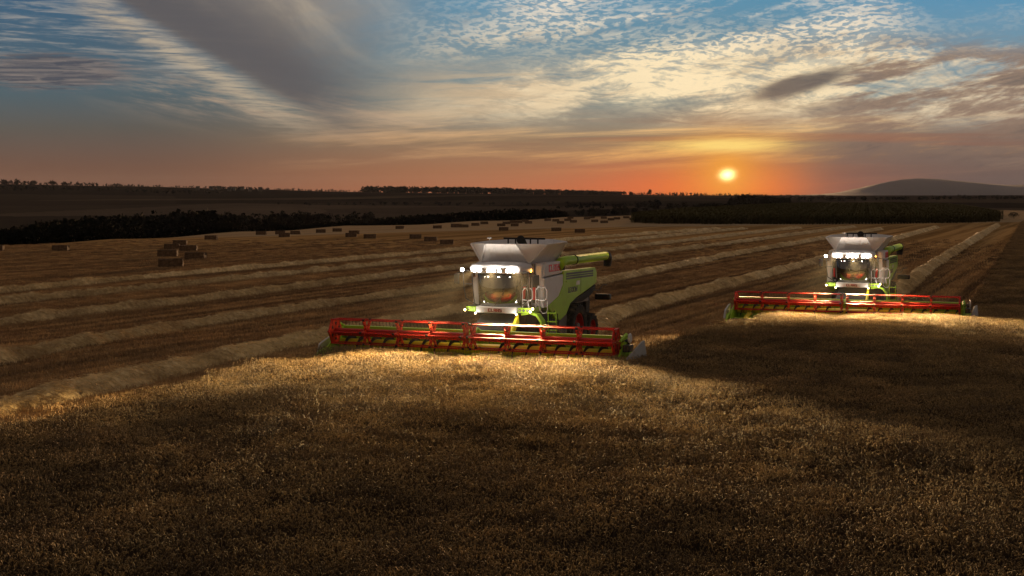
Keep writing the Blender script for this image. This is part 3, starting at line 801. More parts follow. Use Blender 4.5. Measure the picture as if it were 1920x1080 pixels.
I = lambda xs, ys: (lambda px: float(np.interp(px, xs, ys)))
ed = I([-200, 0, 220, 450, 650, 900, 1060, 1200], [180, 206, 239, 290, 348, 416, 479, 517])
woods('woodland', 'dark grove at the far left against the edge of the stubble', band(-80, 220, lambda p: (ed(p)+12, ed(p)+70), I([-80, 0, 60, 150, 220], [432, 430, 420, 411, 413]), 170, .05), n=170, size=.07)
woods('woodland', 'dark wooded slope in the valley behind the far left grove', band(60, 430, (440, 560), I([60, 160, 230, 390, 430], [414, 408, 402, 393, 401]), 200, .06), n=110, size=.09)
woods('woodland', 'low dark bushes along the left end of the pale strip', band(215, 560, lambda p: (ed(p)+14, ed(p)+60), I([215, 300, 420, 470, 560], [424, 418, 410, 414, 413]), 110), n=110, size=.1)
woods('woodland', 'rounded woods in the valley below the pale slope', band(430, 700, (620, 760), I([430, 500, 560, 640, 700], [404, 396, 395, 399, 396]), 90), n=80, size=.1)
woods('woodland', 'long dark tree belt along the far edge of the bale field', band(555, 1058, lambda p: (ed(p)+14, ed(p)+50), I([555, 640, 740, 880, 980, 1040, 1058], [418, 413, 405, 396, 391, 392, 397]), 420, .07), n=110, size=.09)
woods('woodland', 'faint hedge belt across the middle of the dark valley', band(480, 1120, (1250, 1500), I([480, 560, 700, 820, 900, 1120], [379, 378, 378, 377, 378, 376]), 120), 'far_leaves', n=40)
woods('woodland', 'dark hedges right of the long tree belt', band(1045, 1240, (1050, 1250), I([1045, 1100, 1160, 1240], [386, 379, 381, 374]), 70), 'far_leaves', n=60)
woods('woodland', 'clumped low trees behind the far bales', band(1082, 1196, (760, 850), I([1082, 1110, 1135, 1160, 1196], [393, 389, 391, 386, 388]), 45), n=90, size=.1)
woods('woodland', 'low dark wood left of the tall wood under the sun', band(1293, 1372, (900, 1000), I([1293, 1320, 1372], [382, 380, 378]), 50), n=80, size=.1)
woods('woodland', 'tall dark wood on the horizon just right of the setting sun', band(1365, 1480, (1150, 1350), I([1365, 1380, 1400, 1440, 1480], [372, 366, 364, 365, 370]), 90), n=90, size=.09)
woods('woodland', 'dark wood strip behind the corn field at right', band(1475, 1950, (1500, 1900), I([1475, 1560, 1700, 1800, 1950], [368, 368, 367.5, 365, 366]), 150), 'far_leaves', n=50)
woods('woodland', 'tree-lined ridge along the left horizon', band(-120, 400, (3000, 3300), I([-120, 0, 60, 140, 200, 280, 400], [333, 335, 337, 340, 343, 346, 349]), 230, .3), 'far_leaves', n=45)
woods('woodland', 'ragged ridge woods with a village at left of centre', band(395, 680, (2950, 3250), I([395, 420, 470, 520, 580, 680], [348, 347.5, 350, 352.5, 353, 356]), 150, .3), 'far_leaves', n=45)
woods('woodland', 'dark forest slope below the left horizon', band(-120, 420, (2300, 2700), I([-120, 0, 150, 300, 420], [345, 346, 350, 354, 358]), 190, .15), 'far_leaves', n=45)
woods('woodland', 'flat-topped forest plateau on the centre horizon', band(678, 1185, (3000, 3200), I([678, 684, 760, 960, 975, 1100, 1185], [352, 348.8, 349.3, 351.5, 353.5, 356.5, 359]), 420, .03), 'far_leaves', n=45)
woods('woodland', 'thin tree line on the horizon between the plateau and the sun', band(1180, 1560, (3000, 3200), I([1180, 1250, 1350, 1460, 1560], [359, 360, 362, 364, 365]), 200, .25), 'far_leaves', n=30)
def one_tree(px, Y, top, wpx, label, grp):
    x = (px-960)/F*Y; z = float(height(x, Y)); h = (HC-(top-365)/F*Y) - z; r = wpx*Y/F/2
    t = empty('tree', (x, Y, z))
    MB().tube([(0, 0, -.2), (.1, 0, h*.25), (-.05, .1, h*.5), (.1, 0, h*.75)], [h*.035, h*.028, h*.02, h*.008], 7).tube([(.05, 0, h*.3), (r*.5, .2, h*.55)], [h*.015, h*.005], 5).tube([(0, 0, h*.35), (-r*.5, -.2, h*.6)], [h*.015, h*.005], 5).build('trunk', 'bark', t)
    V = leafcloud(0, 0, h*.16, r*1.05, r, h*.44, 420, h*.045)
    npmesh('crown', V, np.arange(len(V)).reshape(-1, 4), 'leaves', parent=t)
    tag(t, label, 'tree', grp)
g_ = 'round field trees below the sunset'
one_tree(1210, 900, 386, 16, 'small round dark tree, leftmost of the four below the sunset', g_)
one_tree(1229, 900, 386.5, 17, 'squat round dark tree, second of the four below the sunset', g_)
one_tree(1257, 900, 380, 18, 'taller upright dark tree, third of the four below the sunset', g_)
one_tree(1280, 900, 379.5, 22, 'widest dark tree, rightmost of the four below the sunset', g_)
one_tree(1219, 3050, 355.5, 7, 'tiny lone tree standing up from the horizon left of the sun', None)
one_tree(1900, 420, 398, 26, 'dark bush-like tree at the right end of the corn field', None)
one_tree(425, 900, 396, 12, 'small dark tree on the pale slope at left', None)
def house(px, Y, w, label):
    x = (px-960)/F*Y; z = float(height(x, Y)); t = empty('house', (x, Y, z+3), R(random.uniform(-30, 30)))
    MB().box(-w/2, w/2, -2.5, 2.5, -4, 2.6).build('wall', 'house_wall', t)
    MB().prism([(-3, 2.6), (3, 2.6), (0, 4.8)], 'x', -w/2-.3, w/2+.3).build('roof', 'house_roof', t)
    for k in (-1, 1): MB().box(k*w*.25-.6, k*w*.25+.6, -2.56, -2.44, .6, 1.8).build('window', 'house_window', t)
    tag(t, label, 'house', 'far village houses on the left ridge')
for i, px in enumerate([372, 398, 412, 431, 440, 455, 470, 489]):
    house(px, 2700+60*(i % 3), 6+(i % 3), ORD[i] + ' from the left of the tiny village houses among the ridge trees')

# corn field
def corn_tile():
    n = 46; Vs = []
    c = np.c_[rng.choice([-1.5, -.75, 0, .75, 1.5], n)+rng.normal(0, .05, n), rng.uniform(-2, 2, n)]
    h = rng.uniform(2.0, 2.5, n)
    for k in range(7):
        f_ = (k+1)/7.2; yw = rng.uniform(0, 2*PI, n); d = np.stack([np.cos(yw), np.sin(yw)], -1)
        z0 = h*f_; w_ = .07
        pd = np.stack([-d[:, 1], d[:, 0]], -1)*w_
        a = np.c_[c-pd, z0-.15]; b_ = np.c_[c+pd, z0-.15]; e = np.c_[c+d*.45+pd, z0+.12]; g = np.c_[c+d*.45-pd, z0+.12]
        Vs.append(np.stack([a, b_, e, g], 1).reshape(-1, 3))
    pth = np.stack([np.c_[c, np.zeros(n)], np.c_[c, h]], 1); V2, F2 = tubes(pth, np.tile(np.array([.03, .05]), (n, 1)), 3)
    V1 = np.concatenate(Vs); F1 = np.arange(len(V1)).reshape(-1, 4)
    return npmesh('corn', np.concatenate([V1, V2]), np.concatenate([F1, F2+len(V1)]), 'corn_leaf', link=False)
def make_corn():
    nearY = I([1185, 1230, 1350, 1500, 1700, 1800, 1872], [372, 352, 347, 345, 352, 362, 380])
    farY = I([1185, 1230, 1300, 1400, 1500, 1760, 1830, 1872], [380, 430, 520, 600, 640, 640, 520, 400])
    az = R(13.9); dx_, dy_ = math.sin(az), math.cos(az); pts = []
    for s in np.arange(-80, 150, 3.9):
        for t in np.arange(300, 700, 3.8):
            x = s*dy_ + t*dx_; y = -s*dx_ + t*dy_
            px = 960+F*x/y
            if 1187 < px < 1872 and nearY(px) < y < farY(px): pts.append((x, y, float(height(x, y))))
    P = np.array(pts); n = len(P); print('corn', n)
    scatter('corn_field', P, np.full(n, -az), rng.uniform(.92, 1.08, n), rng.integers(0, 4, n), [corn_tile() for _ in range(4)],
            'dark green corn field planted in rows behind the stubble', 'corn crop', 'corn_leaf')
make_corn()

# ------------------------------------------------------------------ the combine harvester
def letters(word, w=.8, gap=.12):
    t = .27; out = []; x = 0
    S = {'C': [(0, 0, t, 1), (t, 1-t*.8, w, 1), (t, 0, w, t*.8)], 'L': [(0, 0, t, 1), (t, 0, w*.92, t*.85)],
         'A': [(0, 0, t, 1), (w-t, 0, w, 1), (t, 1-t*.8, w-t, 1), (t, .32, w-t, .52)],
         'S': [(0, 1-t*.75, w, 1), (0, .4, w, .6), (0, 0, w, t*.75), (0, .6, t, 1-t*.75), (w-t, t*.75, w, .4)]}
    for ch in word:
        out += [(a+x, b_, c+x, d) for a, b_, c, d in S[ch]]; x += w+gap
    return out, x-gap
def word_on(parent, word, org, ux, uz, h, mat, name='lettering', off=.012, slant=0.):
    rects, tot = letters(word)
    ux = Vector(ux).normalized(); uz = Vector(uz).normalized(); n = ux.cross(uz)
    m_ = MB()
    for a, b_, c, d in rects:
        q = [Vector(org) + ux*h*(p+slant*r_) + uz*h*r_ for p, r_ in ((a, b_), (c, b_), (c, d), (a, d))]
        m_.hexa([p + n*off for p in q], [p - n*.004 for p in q])
    return m_.build(name, mat, parent)
def text_on(parent, s, org, ux, uz, h, mat, shear=.2):
    cu = bpy.data.curves.new('t', 'FONT'); cu.body = s; cu.size = h*1.4; cu.extrude = .006; cu.offset = h*.035; cu.shear = shear; cu.space_character = 1.05
    to = bpy.data.objects.new('t', cu); COL.objects.link(to)
    me = bpy.data.meshes.new_from_object(to.evaluated_get(bpy.context.evaluated_depsgraph_get()))
    bpy.data.objects.remove(to)
    me.materials.clear(); me.materials.append(M[mat]); me.name = 'lettering'
    ux = Vector(ux).normalized(); uz = Vector(uz).normalized(); n = ux.cross(uz)
    me.transform(Matrix(((ux.x, uz.x, n.x, 0), (ux.y, uz.y, n.y, 0), (ux.z, uz.z, n.z, 0), (0, 0, 0, 1))))
    me.transform(Matrix.Translation(Vector(org)+n*.008))
    o = bpy.data.objects.new('lettering', me); COL.objects.link(o); o.parent = parent; return o
def lamp_light(parent, loc, energy, col=(1, .93, .8), spot=None, aim=None, r=.06):
    l = bpy.data.lights.new('lamp_light', 'SPOT' if spot else 'POINT'); l.energy = energy; l.color = col; l.shadow_soft_size = r
    o = bpy.data.objects.new('lamp_light', l); COL.objects.link(o); o.parent = parent; o.location = loc
    if spot:
        l.spot_size = R(spot); l.spot_blend = .8
        o.rotation_euler = (Vector(aim)-Vector(loc)).to_track_quat('-Z', 'Y').to_euler()
    return o
SPOT_E = 60000.; SPILL_E = 45.

def make_combine():
    C = empty('combine_harvester', (0, 0, 0))
    # ---------------- header
    W = 6.1
    fr_ = MB()
    fr_.prism([(-.55, .28), (.95, .25), (1.2, .45), (1.2, 1.32), (1.12, 1.32), (1.12, .5), (.9, .33), (-.55, .33)], 'x', -W, W)
    fr_.mat(0).box(-W, W, 1.03, 1.25, 1.24, 1.42)
    for x in np.arange(-5.7, 5.8, .62): fr_.box(x-.02, x+.02, 1.085, 1.12, .5, 1.24)
    hdr = fr_.build('header', 'lime', C, .01)
    b_ = MB()
    for x in np.arange(-W, W, .152): b_.add([(x-.02, -.55, .29), (x+.02, -.55, .29), (x, -.68, .30), (x, -.55, .32)], [(0, 1, 2), (1, 3, 2), (3, 0, 2), (0, 3, 1)])
    b_.box(-W, W, -.56, -.50, .275, .335)
    b_.build('cutter_bar', 'dark_metal', hdr)
    # deflector ridge sheets on the table (yellow strip segments)
    # intake auger with flights
    au = MB(); au.tube([(-W+.08, .62, .74), (W-.08, .62, .74)], .21, 16)
    au.mat(1)
    for k in range(14):
        x = -.7+k*.11; q = k*2.4; au.tube([(x, .62+.1*math.cos(q), .74+.1*math.sin(q)), (x, .62+.37*math.cos(q), .74+.37*math.sin(q))], .012, 5)
    aug = au.build('intake_auger', ['yellow', 'grey'], C, smooth_=True)
    for side in (-1, 1):
        fl = MB(); seg = 16*9; vs = []
        for k in range(seg+1):
            x = side*(W-.1) - side*k/seg*(W-.9); q = 2*PI*k/16
            for r_ in (.21, .36):
                for dx_ in (-.012, .012): vs.append((x+dx_, .62+r_*math.cos(q*side), .74+r_*math.sin(q*side)))
        fs = []
        for k in range(seg):
            a = k*4; fs += [(a, a+4, a+6, a+2), (a+1, a+3, a+7, a+5), (a+2, a+6, a+7, a+3)]
        fl.add(vs, fs).build('flight', 'dark_metal', aug)
    # lime straw-lifting plates along the table
    for x in np.arange(-5.4, 5.6, 1.08):
        MB().hexa([(x-.10, -.35, .36), (x+.16, -.35, .36), (x+.30, .15, .62), (x+.04, .15, .62)], [(x-.10, -.35, .30), (x+.16, -.35, .30), (x+.30, .15, .56), (x+.04, .15, .56)]).build('deflector_plate', 'yellow', hdr)
    # side plates and dividers
    for s in (-1, 1):
        sp = MB(); sp.prism([(-.75, .28), (.3, .25), (1.25, .35), (1.25, 1.35), (.75, 1.42), (.2, 1.0), (-.6, .55)], 'x', s*W if s > 0 else s*W-.06, s*W+.06 if s > 0 else s*W)
        sp.build('side_plate', 'lime', hdr, .01)
        dv = MB(); x0 = s*6.2; x1 = s*(6.62 if s > 0 else 6.42)
        dv.hexa([(x0, -.7, .3), (x1, -.55, .3), (x1, 1.0, .32), (x0, 1.0, .32)], [(x0, -.7, .52), (x1*.995, -.5, .55), (x1*.99, .9, .85), (x0, .9, .95)])
        dv.add([(x0-s*.02, -1.55, .22), (x0+s*.06, -1.55, .22), (x1, -.55, .3), (x0, -.7, .3), (x0, -.7, .56), (x1, -.5, .56), (x0+s*.02, -1.5, .28)],
               [(0, 1, 2, 3), (0, 3, 4, 6), (1, 6, 5, 2), (6, 4, 5), (0, 6, 1)])
        dvo = dv.build('crop_divider', 'lime', C, .01)
        if s > 0:
            MB().hexa([(6.50, -1.45, .34), (6.86, -.3, .38), (6.90, 1.1, .42), (6.64, 1.1, .42)], [(6.46, -1.3, .50), (6.76, -.1, 1.08), (6.80, .95, 1.34), (6.62, 1.0, 1.24)]).build('divider_cover', 'divider_grey', dvo, .03)
            MB().box(6.25, 6.52, -.1, .45, .93, 1.2).build('drive_cover', 'black', dvo, .03)
            MB().ring((6.48, .1, 1.45), 'x', [(0, -.05), (.16, -.04), (.2, 0), (.16, .04), (0, .05)], 16).build('marker_disc', 'offwhite', dvo)
            for q in range(4): MB().tube([(6.3+.03*q, .5, .9), (6.36, .2+.08*q, 1.3+.04*q), (6.3, -.05, 1.36), (6.22, -.1, 1.3)], .018, 6).build('hose', 'black', dvo)
        else:
            MB().hexa([(-6.44, -.7, .3), (-6.62, -.4, .3), (-6.62, .6, .32), (-6.44, .8, .32)], [(-6.44, -.5, .75), (-6.56, -.3, .8), (-6.56, .5, 1.0), (-6.44, .7, 1.1)]).build('divider_cover', 'offwhite', dvo, .03)
        # reel arm
    for x in (-6.13, -.02, 6.13):
        ra = MB(); ra.tube([(x, 1.15, 1.36), (x, .75, 1.52), (x, .0, 1.34)], [.055, .06, .045], 8)
        ra.tube([(x+.07, 1.1, .95), (x+.07, .45, 1.42)], .04, 8)
        ra.build('reel_arm', 'lime', C)
    # ---------------- reel, two halves
    RZ, RR = 1.30, .555
    for x0, x1, ph in ((-5.98, -.14, 0.), (.10, 5.98, R(0))):
        L = x1-x0
        ce = MB(); ce.tube([(x0, 0, RZ), (x1, 0, RZ)], .12, 12)
        ce.box(x0+.1, x1-.1, -.035, .035, RZ-.22, RZ+.12, Matrix.Rotation(R(38), 3, 'X'))
        reel = ce.build('reel', 'red', C, .01)
        for k in range(6):
            q = R(60*k) + ph; yy, zz = RR*math.cos(q), RZ+RR*math.sin(q)
            t = MB(); t.tube([(x0-.03, yy, zz), (x1+.03, yy, zz)], .026, 8)
            tb = t.build('tine_bar', 'red', reel)
            ti = MB()
            for x in np.arange(x0+.06, x1, .152): ti.tube([(x, yy, zz), (x, yy-.03, zz-.12), (x, yy+.02, zz-.21)], .006, 4, False)
            # tines belong to their bar and are modelled into its mesh
            me = tb.data; off = len(me.vertices)
            v_ = [tuple(a.co) for a in me.vertices] + ti.v; f_ = [tuple(p.vertices) for p in me.polygons] + [tuple(i+off for i in f) for f in ti.f]
            m2 = bpy.data.meshes.new('tine_bar'); m2.from_pydata(v_, [], f_); m2.materials.append(M['red']); m2.materials.append(M['black'])
            m2.polygons.foreach_set('material_index', [0]*len(me.polygons)+[1]*len(ti.f)); tb.data = m2
        n = 4
        for i in range(n+1):
            x = x0 + L*i/n; x = min(max(x, x0+.03), x1-.03)
            m_ = MB()
            endp = (i == 0 and x0 < -1) or (i == n and x1 > 1)
            if endp:
                m_.prism([( (RR-.01)*math.cos(R(60*k)), RZ+(RR-.01)*math.sin(R(60*k))) for k in range(6)], 'x', x-.012, x+.012)
                rb = MB(); sx = 1 if x > 0 else -1
                for k in range(6):
                    q = R(60*k); a = Vector((x+sx*.025, .1*math.cos(q), RZ+.1*math.sin(q))); e = Vector((x+sx*.025, RR*math.cos(q), RZ+RR*math.sin(q)))
                    rb.tube([a, e], .022, 6)
                    q2 = R(60*k+60); e2 = Vector((x+sx*.025, RR*math.cos(q2), RZ+RR*math.sin(q2))); rb.tube([e, e2], .022, 6)
                rb.build('end_rib', 'red', reel); m_.mat(1)
                sx = 1 if x > 0 else -1
                for k in range(6):
                    q = R(60*k+30); c_ = (RR*.55*math.cos(q), RZ+RR*.55*math.sin(q))
                    tri = [(c_[0]+.10*math.cos(q+j*2*PI/3+PI), c_[1]+.10*math.sin(q+j*2*PI/3+PI)) for j in range(3)]
                    m_.prism(tri, 'x', x-.016, x+.016)
                m_.build('end_plate', ['orange_red', 'dark_metal'], reel)
            else:
                m_.prism([(.15*math.cos(R(30*k)), RZ+.15*math.sin(R(30*k))) for k in range(12)], 'x', x-.03, x+.03)
                for k in range(6):
                    q = R(60*k); c_, s_ = math.cos(q), math.sin(q)
                    def P_(r_, w_): return (r_*c_ - w_*s_, RZ + r_*s_ + w_*c_)
                    m_.prism([P_(.12, -.085), P_(.3, -.05), P_(RR+.02, -.035), P_(RR+.02, .035), P_(.3, .05), P_(.12, .085)], 'x', x-.045, x-.03)
                    m_.prism([P_(.12, -.085), P_(.3, -.05), P_(RR+.02, -.035), P_(RR+.02, .035), P_(.3, .05), P_(.12, .085)], 'x', x+.03, x+.045)
                    m_.prism([P_(.30, -.05), P_(.36, -.05), P_(.36, .05), P_(.30, .05)], 'x', x-.03, x+.03)
                bs = m_.mat(1)
                for k in range(6):
                    q = R(60*k); bs.ring((x, RR*math.cos(q), RZ+RR*math.sin(q)), 'x', [(0, -.05), (.045, -.05), (.045, .05), (0, .05)], 8)
                m_.build('reel_spider', ['orange_red', 'black'], reel)
    # ---------------- feeder house and chassis
    fh = MB(); fh.hexa([(-.78, 1.25, .45), (.78, 1.25, .45), (.78, 4.4, 1.25), (-.78, 4.4, 1.25)], [(-.78, 1.25, 1.15), (.78, 1.25, 1.15), (.78, 3.2, 1.95), (-.78, 3.2, 1.95)])
    fho = fh.build('feeder_house', 'dark_metal', C, .03)
    for s in (1,):
        MB().hexa([(s*.80, 1.3, .55), (s*.92, 1.3, .55), (s*.92, 2.9, 1.6), (s*.80, 2.9, 1.6)], [(s*.80, 1.3, .72), (s*.92, 1.3, .72), (s*.92, 2.85, 1.95), (s*.80, 2.85, 1.95)]).build('lift_arm', 'yellow', fho, .02)
    ch = MB(); ch.box(-1.05, 1.05, 3.3, 9.6, 1.25, 2.0).box(-.95, .95, 9.2, 11.0, 1.0, 2.3).box(-.9, .9, 3.2, 4.6, 1.0, 1.3)
    ch.build('chassis', 'dark_metal', C, .04)
    MB().tube([(-1.7, 7.9, 1.05), (1.7, 7.9, 1.05)], .17, 10).build('front_axle', 'grey', C)
    MB().tube([(-1.2, 10.6, .72), (1.2, 10.6, .72)], .12, 10).build('rear_axle', 'grey', C)
    # hydraulics / grey block ahead of the wheel
    gb = MB(); gb.prism([(6.1, .9), (6.9, .75), (7.0, 1.5), (6.75, 1.95), (5.9, 1.7)], 'x', 1.05, 1.5)
    for q in range(5): gb.tube([(1.52, 5.0+.2*q, 1.2), (1.55, 5.2+.2*q, 1.55), (1.50, 5.5+.15*q, 1.9)], .025, 6)
    gb.box(1.15, 1.48, 4.9, 5.8, .95, 1.6)
    gb.build('hydraulic_block', 'grey', C, .02)
    # ---------------- wheels
    def wheel(x, y, r, w, s, lugs):
        e = MB(); hw = w/2; c = (x, y, r)
        e.ring(c, 'x', [(r*.56, -hw*.8), (r*.62, -hw*.95), (r*.9, -hw), (r*.97, -hw*.85), (r*.975, 0), (r*.97, hw*.85), (r*.9, hw), (r*.62, hw*.95), (r*.56, hw*.8)], 40)
        ty = e.build('tyre', 'tyre', None, smooth_=False)
        lg = MB()
        for k in range(lugs):
            for sd in (-1, 1):
                q = 2*PI*(k + (.5 if sd > 0 else 0))/lugs; q2 = q + .16
                def Pp(rr_, qq, xx): return (x+xx, y+rr_*math.cos(qq), r+rr_*math.sin(qq))
                a = [Pp(r*.96, q2-.03, 0), Pp(r*.96, q2+.03, 0), Pp(r*.93, q+.035, sd*hw), Pp(r*.93, q-.035, sd*hw)]
                b2 = [Pp(r*1.01, q2-.02, 0), Pp(r*1.01, q2+.02, 0), Pp(r*.985, q+.025, sd*hw), Pp(r*.985, q-.025, sd*hw)]
                lg.hexa(a, b2)
        me = MB(); me.v = e.v + lg.v; off = len(e.v); me.f = e.f + [tuple(i+off for i in f) for f in lg.f]; me.mi = [0]*len(me.f)
        bpy.data.objects.remove(ty)
        wh = empty('wheel', (0, 0, 0)); wh.parent = C
        me.build('tyre', 'tyre', wh)
        rm = MB(); rm.ring(c, 'x', [(r*.58, s*hw*.85), (r*.54, s*hw*.8), (r*.5, s*hw*.2), (r*.28, s*hw*.15), (r*.26, s*hw*.45), (.0, s*hw*.5)], 28)
        for k in range(8):
            q = 2*PI*k/8; rm.ring((x, y+r*.2*math.cos(q), r+r*.2*math.sin(q)), 'x', [(0, s*(hw*.5+.03)), (.025, s*(hw*.5+.03)), (.025, s*hw*.4)], 6)
        rm.build('rim', 'rim_red', wh)
        return wh
    for s in (-1, 1):
        wheel(s*1.42, 7.9, 1.04, .72, s, 22)
        wheel(s*1.22, 10.6, .72, .5, s, 18)
    # ---------------- cab
    cab = empty('cab', (0, 0, 0)); cab.parent = C
    rows = []
    Z0, Z1 = 2.26, 3.62
    for z in np.linspace(Z0, Z1, 9):
        t = (z-Z0)/(Z1-Z0); hw = .93 + .05*t; r = []
        for a in np.linspace(-1, 1, 17):
            x = hw*math.sin(a*R(68))/math.sin(R(68)); y = 3.12 - .50*(math.cos(a*R(68))-math.cos(R(68)))/(1-math.cos(R(68))) - .12*math.sin(t*PI)
            r.append((x, y, z))
        rows.append(r)
    ws = MB().sheet(rows).build('windshield', 'glass', cab, smooth_=True)
    sol = ws.modifiers.new('solid', 'SOLIDIFY'); sol.thickness = .012
    for s in (-1, 1):
        MB().hexa([(s*.93, 3.16, Z0), (s*.945, 3.16, Z0), (s*.945, 4.0, Z0), (s*.93, 4.0, Z0)], [(s*.98, 3.16, Z1), (s*.995, 3.16, Z1), (s*.995, 4.0, Z1), (s*.98, 4.0, Z1)]).build('side_window', 'glass', cab)
        MB().tube([(s*.935, 3.13, Z0), (s*.985, 3.13, Z1)], .035, 8).build('pillar', 'black', cab)
        MB().tube([(s*.935, 4.02, Z0), (s*.985, 4.02, Z1)], .05, 8).build('pillar', 'black', cab)
    MB().box(-.93, .93, 3.98, 4.06, Z0, Z1+.2).build('rear_wall', 'black', cab)
    MB().prism([(x, y) for x, y in [(-.93, 4.0), (-.93, 3.12)] + [(.93*math.sin(a*R(68))/math.sin(R(68)), 3.12-.47*(math.cos(a*R(68))-math.cos(R(68)))/(1-math.cos(R(68)))) for a in np.linspace(-1, 1, 13)] + [(.93, 4.0)]], 'z', 2.18, 2.27).build('floor', 'black', cab)
    st = MB(); st.box(-.27, .27, 3.25, 3.75, 2.62, 2.78).box(-.27, .27, 3.68, 3.84, 2.75, 3.4).box(-.14, .14, 3.7, 3.8, 3.38, 3.58).box(-.2, .2, 3.35, 3.65, 2.27, 2.62).box(.3, .42, 3.2, 3.7, 2.85, 2.95)
    st.build('seat', 'seat_cloth', cab, .04)
    sw = MB(); sw.tube([(0, 2.95, 2.27), (0, 3.02, 2.95)], .04, 8)
    sw.tube([(.2*math.cos(q), 3.06+.06*math.sin(q), 2.98+.18*math.sin(q)) for q in np.linspace(0, 2*PI, 20)], .018, 6)
    sw.build('steering_wheel', 'black', cab)
    MB().tube([(.5, 2.95, 2.27), (.52, 3.0, 2.9)], .03).box(.4, .68, 2.93, 2.98, 2.85, 3.2).build('monitor', 'black', cab)
    # wiper
    MB().tube([(-.05, 2.575, 2.3), (.35, 2.50, 2.75), (.45, 2.51, 3.2)], .014, 5).build('wiper', 'black', cab)
    # roof with rounded plan
    def rr_(hx, y0, y1, z, k=.25):
        pts = []
        for cx, cy, a0 in ((hx-k, y1-k, 0), (-hx+k, y1-k, 90), (-hx+k, y0+k*1.2, 180), (hx-k, y0+k*1.2, 270)):
            for a in range(0, 91, 15): pts.append((cx+k*math.cos(R(a0+a)), cy+k*math.sin(R(a0+a)), z))
        return pts
    rings = [rr_(1.02, 2.62, 4.15, 3.60), rr_(1.14, 2.42, 4.2, 3.66), rr_(1.16, 2.40, 4.22, 3.84), rr_(1.10, 2.46, 4.2, 3.96), rr_(.9, 2.7, 4.1, 4.03, .3), rr_(.3, 3.2, 3.8, 4.06, .2)]
    n = len(rings[0]); ro = MB(); ro.add([p for r in rings for p in r], [(i*n+k, i*n+(k+1) % n, (i+1)*n+(k+1) % n, (i+1)*n+k) for i in range(len(rings)-1) for k in range(n)] + [tuple(range(n))[::-1], tuple(range((len(rings)-1)*n, len(rings)*n))])
    roof = ro.build('roof', 'silver', cab, smooth_=True)
    bpy.data.objects[roof.name].data.polygons.foreach_set('use_smooth', [True]*len(roof.data.polygons))
    # lamps across the roof front
    def lamp(x, y, z, r=.075, name='work_lamp', lens='lamp_white', e=SPOT_E, aim=(0, -1, -.32), parent=None, spill=SPILL_E, col=(1, .68, .29)):
        h = MB(); h.ring((x, y, z), 'y', [(0, .1), (r*.8, .09), (r*1.15, .02), (r*1.2, -.03), (r*1.05, -.03), (r, -.012)], 14)
        o = h.build(name, 'black', parent or C)
        MB().ring((x, y, z), 'y', [(0, -.028), (r*.6, -.024), (r, -.014)], 14).build('lens', lens, o)
        a = Vector(aim)
        if e: lamp_light(o, (x, y-.10, z), e, col, 40, Vector((x, y, z))+a*5)
        if spill: lamp_light(o, (x, y-.16, z+.02), spill, (1, .90, .78), r=.08)
        return o
    for x, sp_ in ((-.86, 1), (-.62, 0), (-.22, 0), (.02, 1), (.26, 0), (.60, 0), (.86, 1)):
        lamp(x, 2.36 + .12*abs(x)**2, 3.74, e=SPOT_E*(1 if sp_ else 0), spill=SPILL_E*(1 if sp_ else 0), aim=(x*.52+.24, -1, -.39))
    fo = [o for o in C.children if o.name.startswith('work_lamp')][3]
    lamp_light(fo, (.02, 2.2, 3.74), 16000, (1, .70, .30), 60, (.5*5+.02, 2.2-5, 3.74-.42*5), r=.1)
    # mirror-arm lamp and mirrors
    for s in (-1, 1):
        mr = MB(); mr.tube([(s*1.0, 2.75, 3.68), (s*1.3, 2.62, 3.70), (s*1.48, 2.6, 3.66)], .022, 6)
        mr.tube([(s*1.44, 2.6, 3.66), (s*1.42, 2.62, 3.0), (s*1.36, 2.7, 2.55), (s*.98, 2.95, 2.28)], .022, 6)
        mr.tube([(s*1.10, 2.72, 3.66), (s*1.08, 2.76, 2.95), (s*1.05, 2.85, 2.35)], .02, 6)
        mr.tube([(s*1.43, 2.61, 3.15), (s*1.09, 2.75, 3.15)], .015, 6)
        mo = mr.build('mirror_arm', 'black', C)
        MB().box(s*1.75-.11, s*1.75+.11, 2.60, 2.68, 3.15, 3.58).tube([(s*1.48, 2.62, 3.64), (s*1.75, 2.64, 3.6)], .02, 6).build('mirror', 'black', mo, .02)
    lamp(-1.46, 2.56, 3.74, e=SPOT_E*.10, spill=SPILL_E*.4, aim=(-.1, -1, -.6))
    # ---------------- front strip and platform
    pf = MB()
    pf.prism([(-.92, 3.1), (-.88, 2.62), (-.45, 2.52), (.45, 2.52), (.88, 2.62), (.92, 3.1)], 'z', 2.0, 2.25)
    stp = pf.build('front_strip', 'offwhite', C, .02)
    word_on(stp, 'CLAAS', (-.30, 2.505, 2.055), (1, 0, 0), (0, 0, 1), .135, 'letter_maroon', off=.012)
    for s in (-1, 1):
        g = MB(); x0, x1 = sorted((s*.93, s*1.48)); g.prism([(x0, 2.72 if s > 0 else 2.95), (x1, 2.95 if s > 0 else 2.72), (x1, 3.9), (x0, 3.9)] if s > 0 else [(x0, 2.95), (x1, 2.66), (x1, 3.9), (x0, 3.9)], 'z', 2.02, 2.22)
        pl = g.build('platform', 'lime', C, .02)
        MB().box(min(s*.95, s*1.45), max(s*.95, s*1.45), 3.0, 3.85, 2.222, 2.236).build('deck_mat', 'black', pl)
        for k, xx in enumerate((1.0, 1.14, 1.28)):
            yy = 2.72 + .23*(xx-.93)/.55
            q = MB().ring((s*xx, yy, 2.12), 'y', [(0, .03), (.05, .03), (.055, -.02), (.045, -.025)], 12).build('headlight', 'black', pl)
            MB().ring((s*xx, yy-.018, 2.12), 'y', [(0, -.006), (.045, .0)], 12).build('lens', 'grey', q)
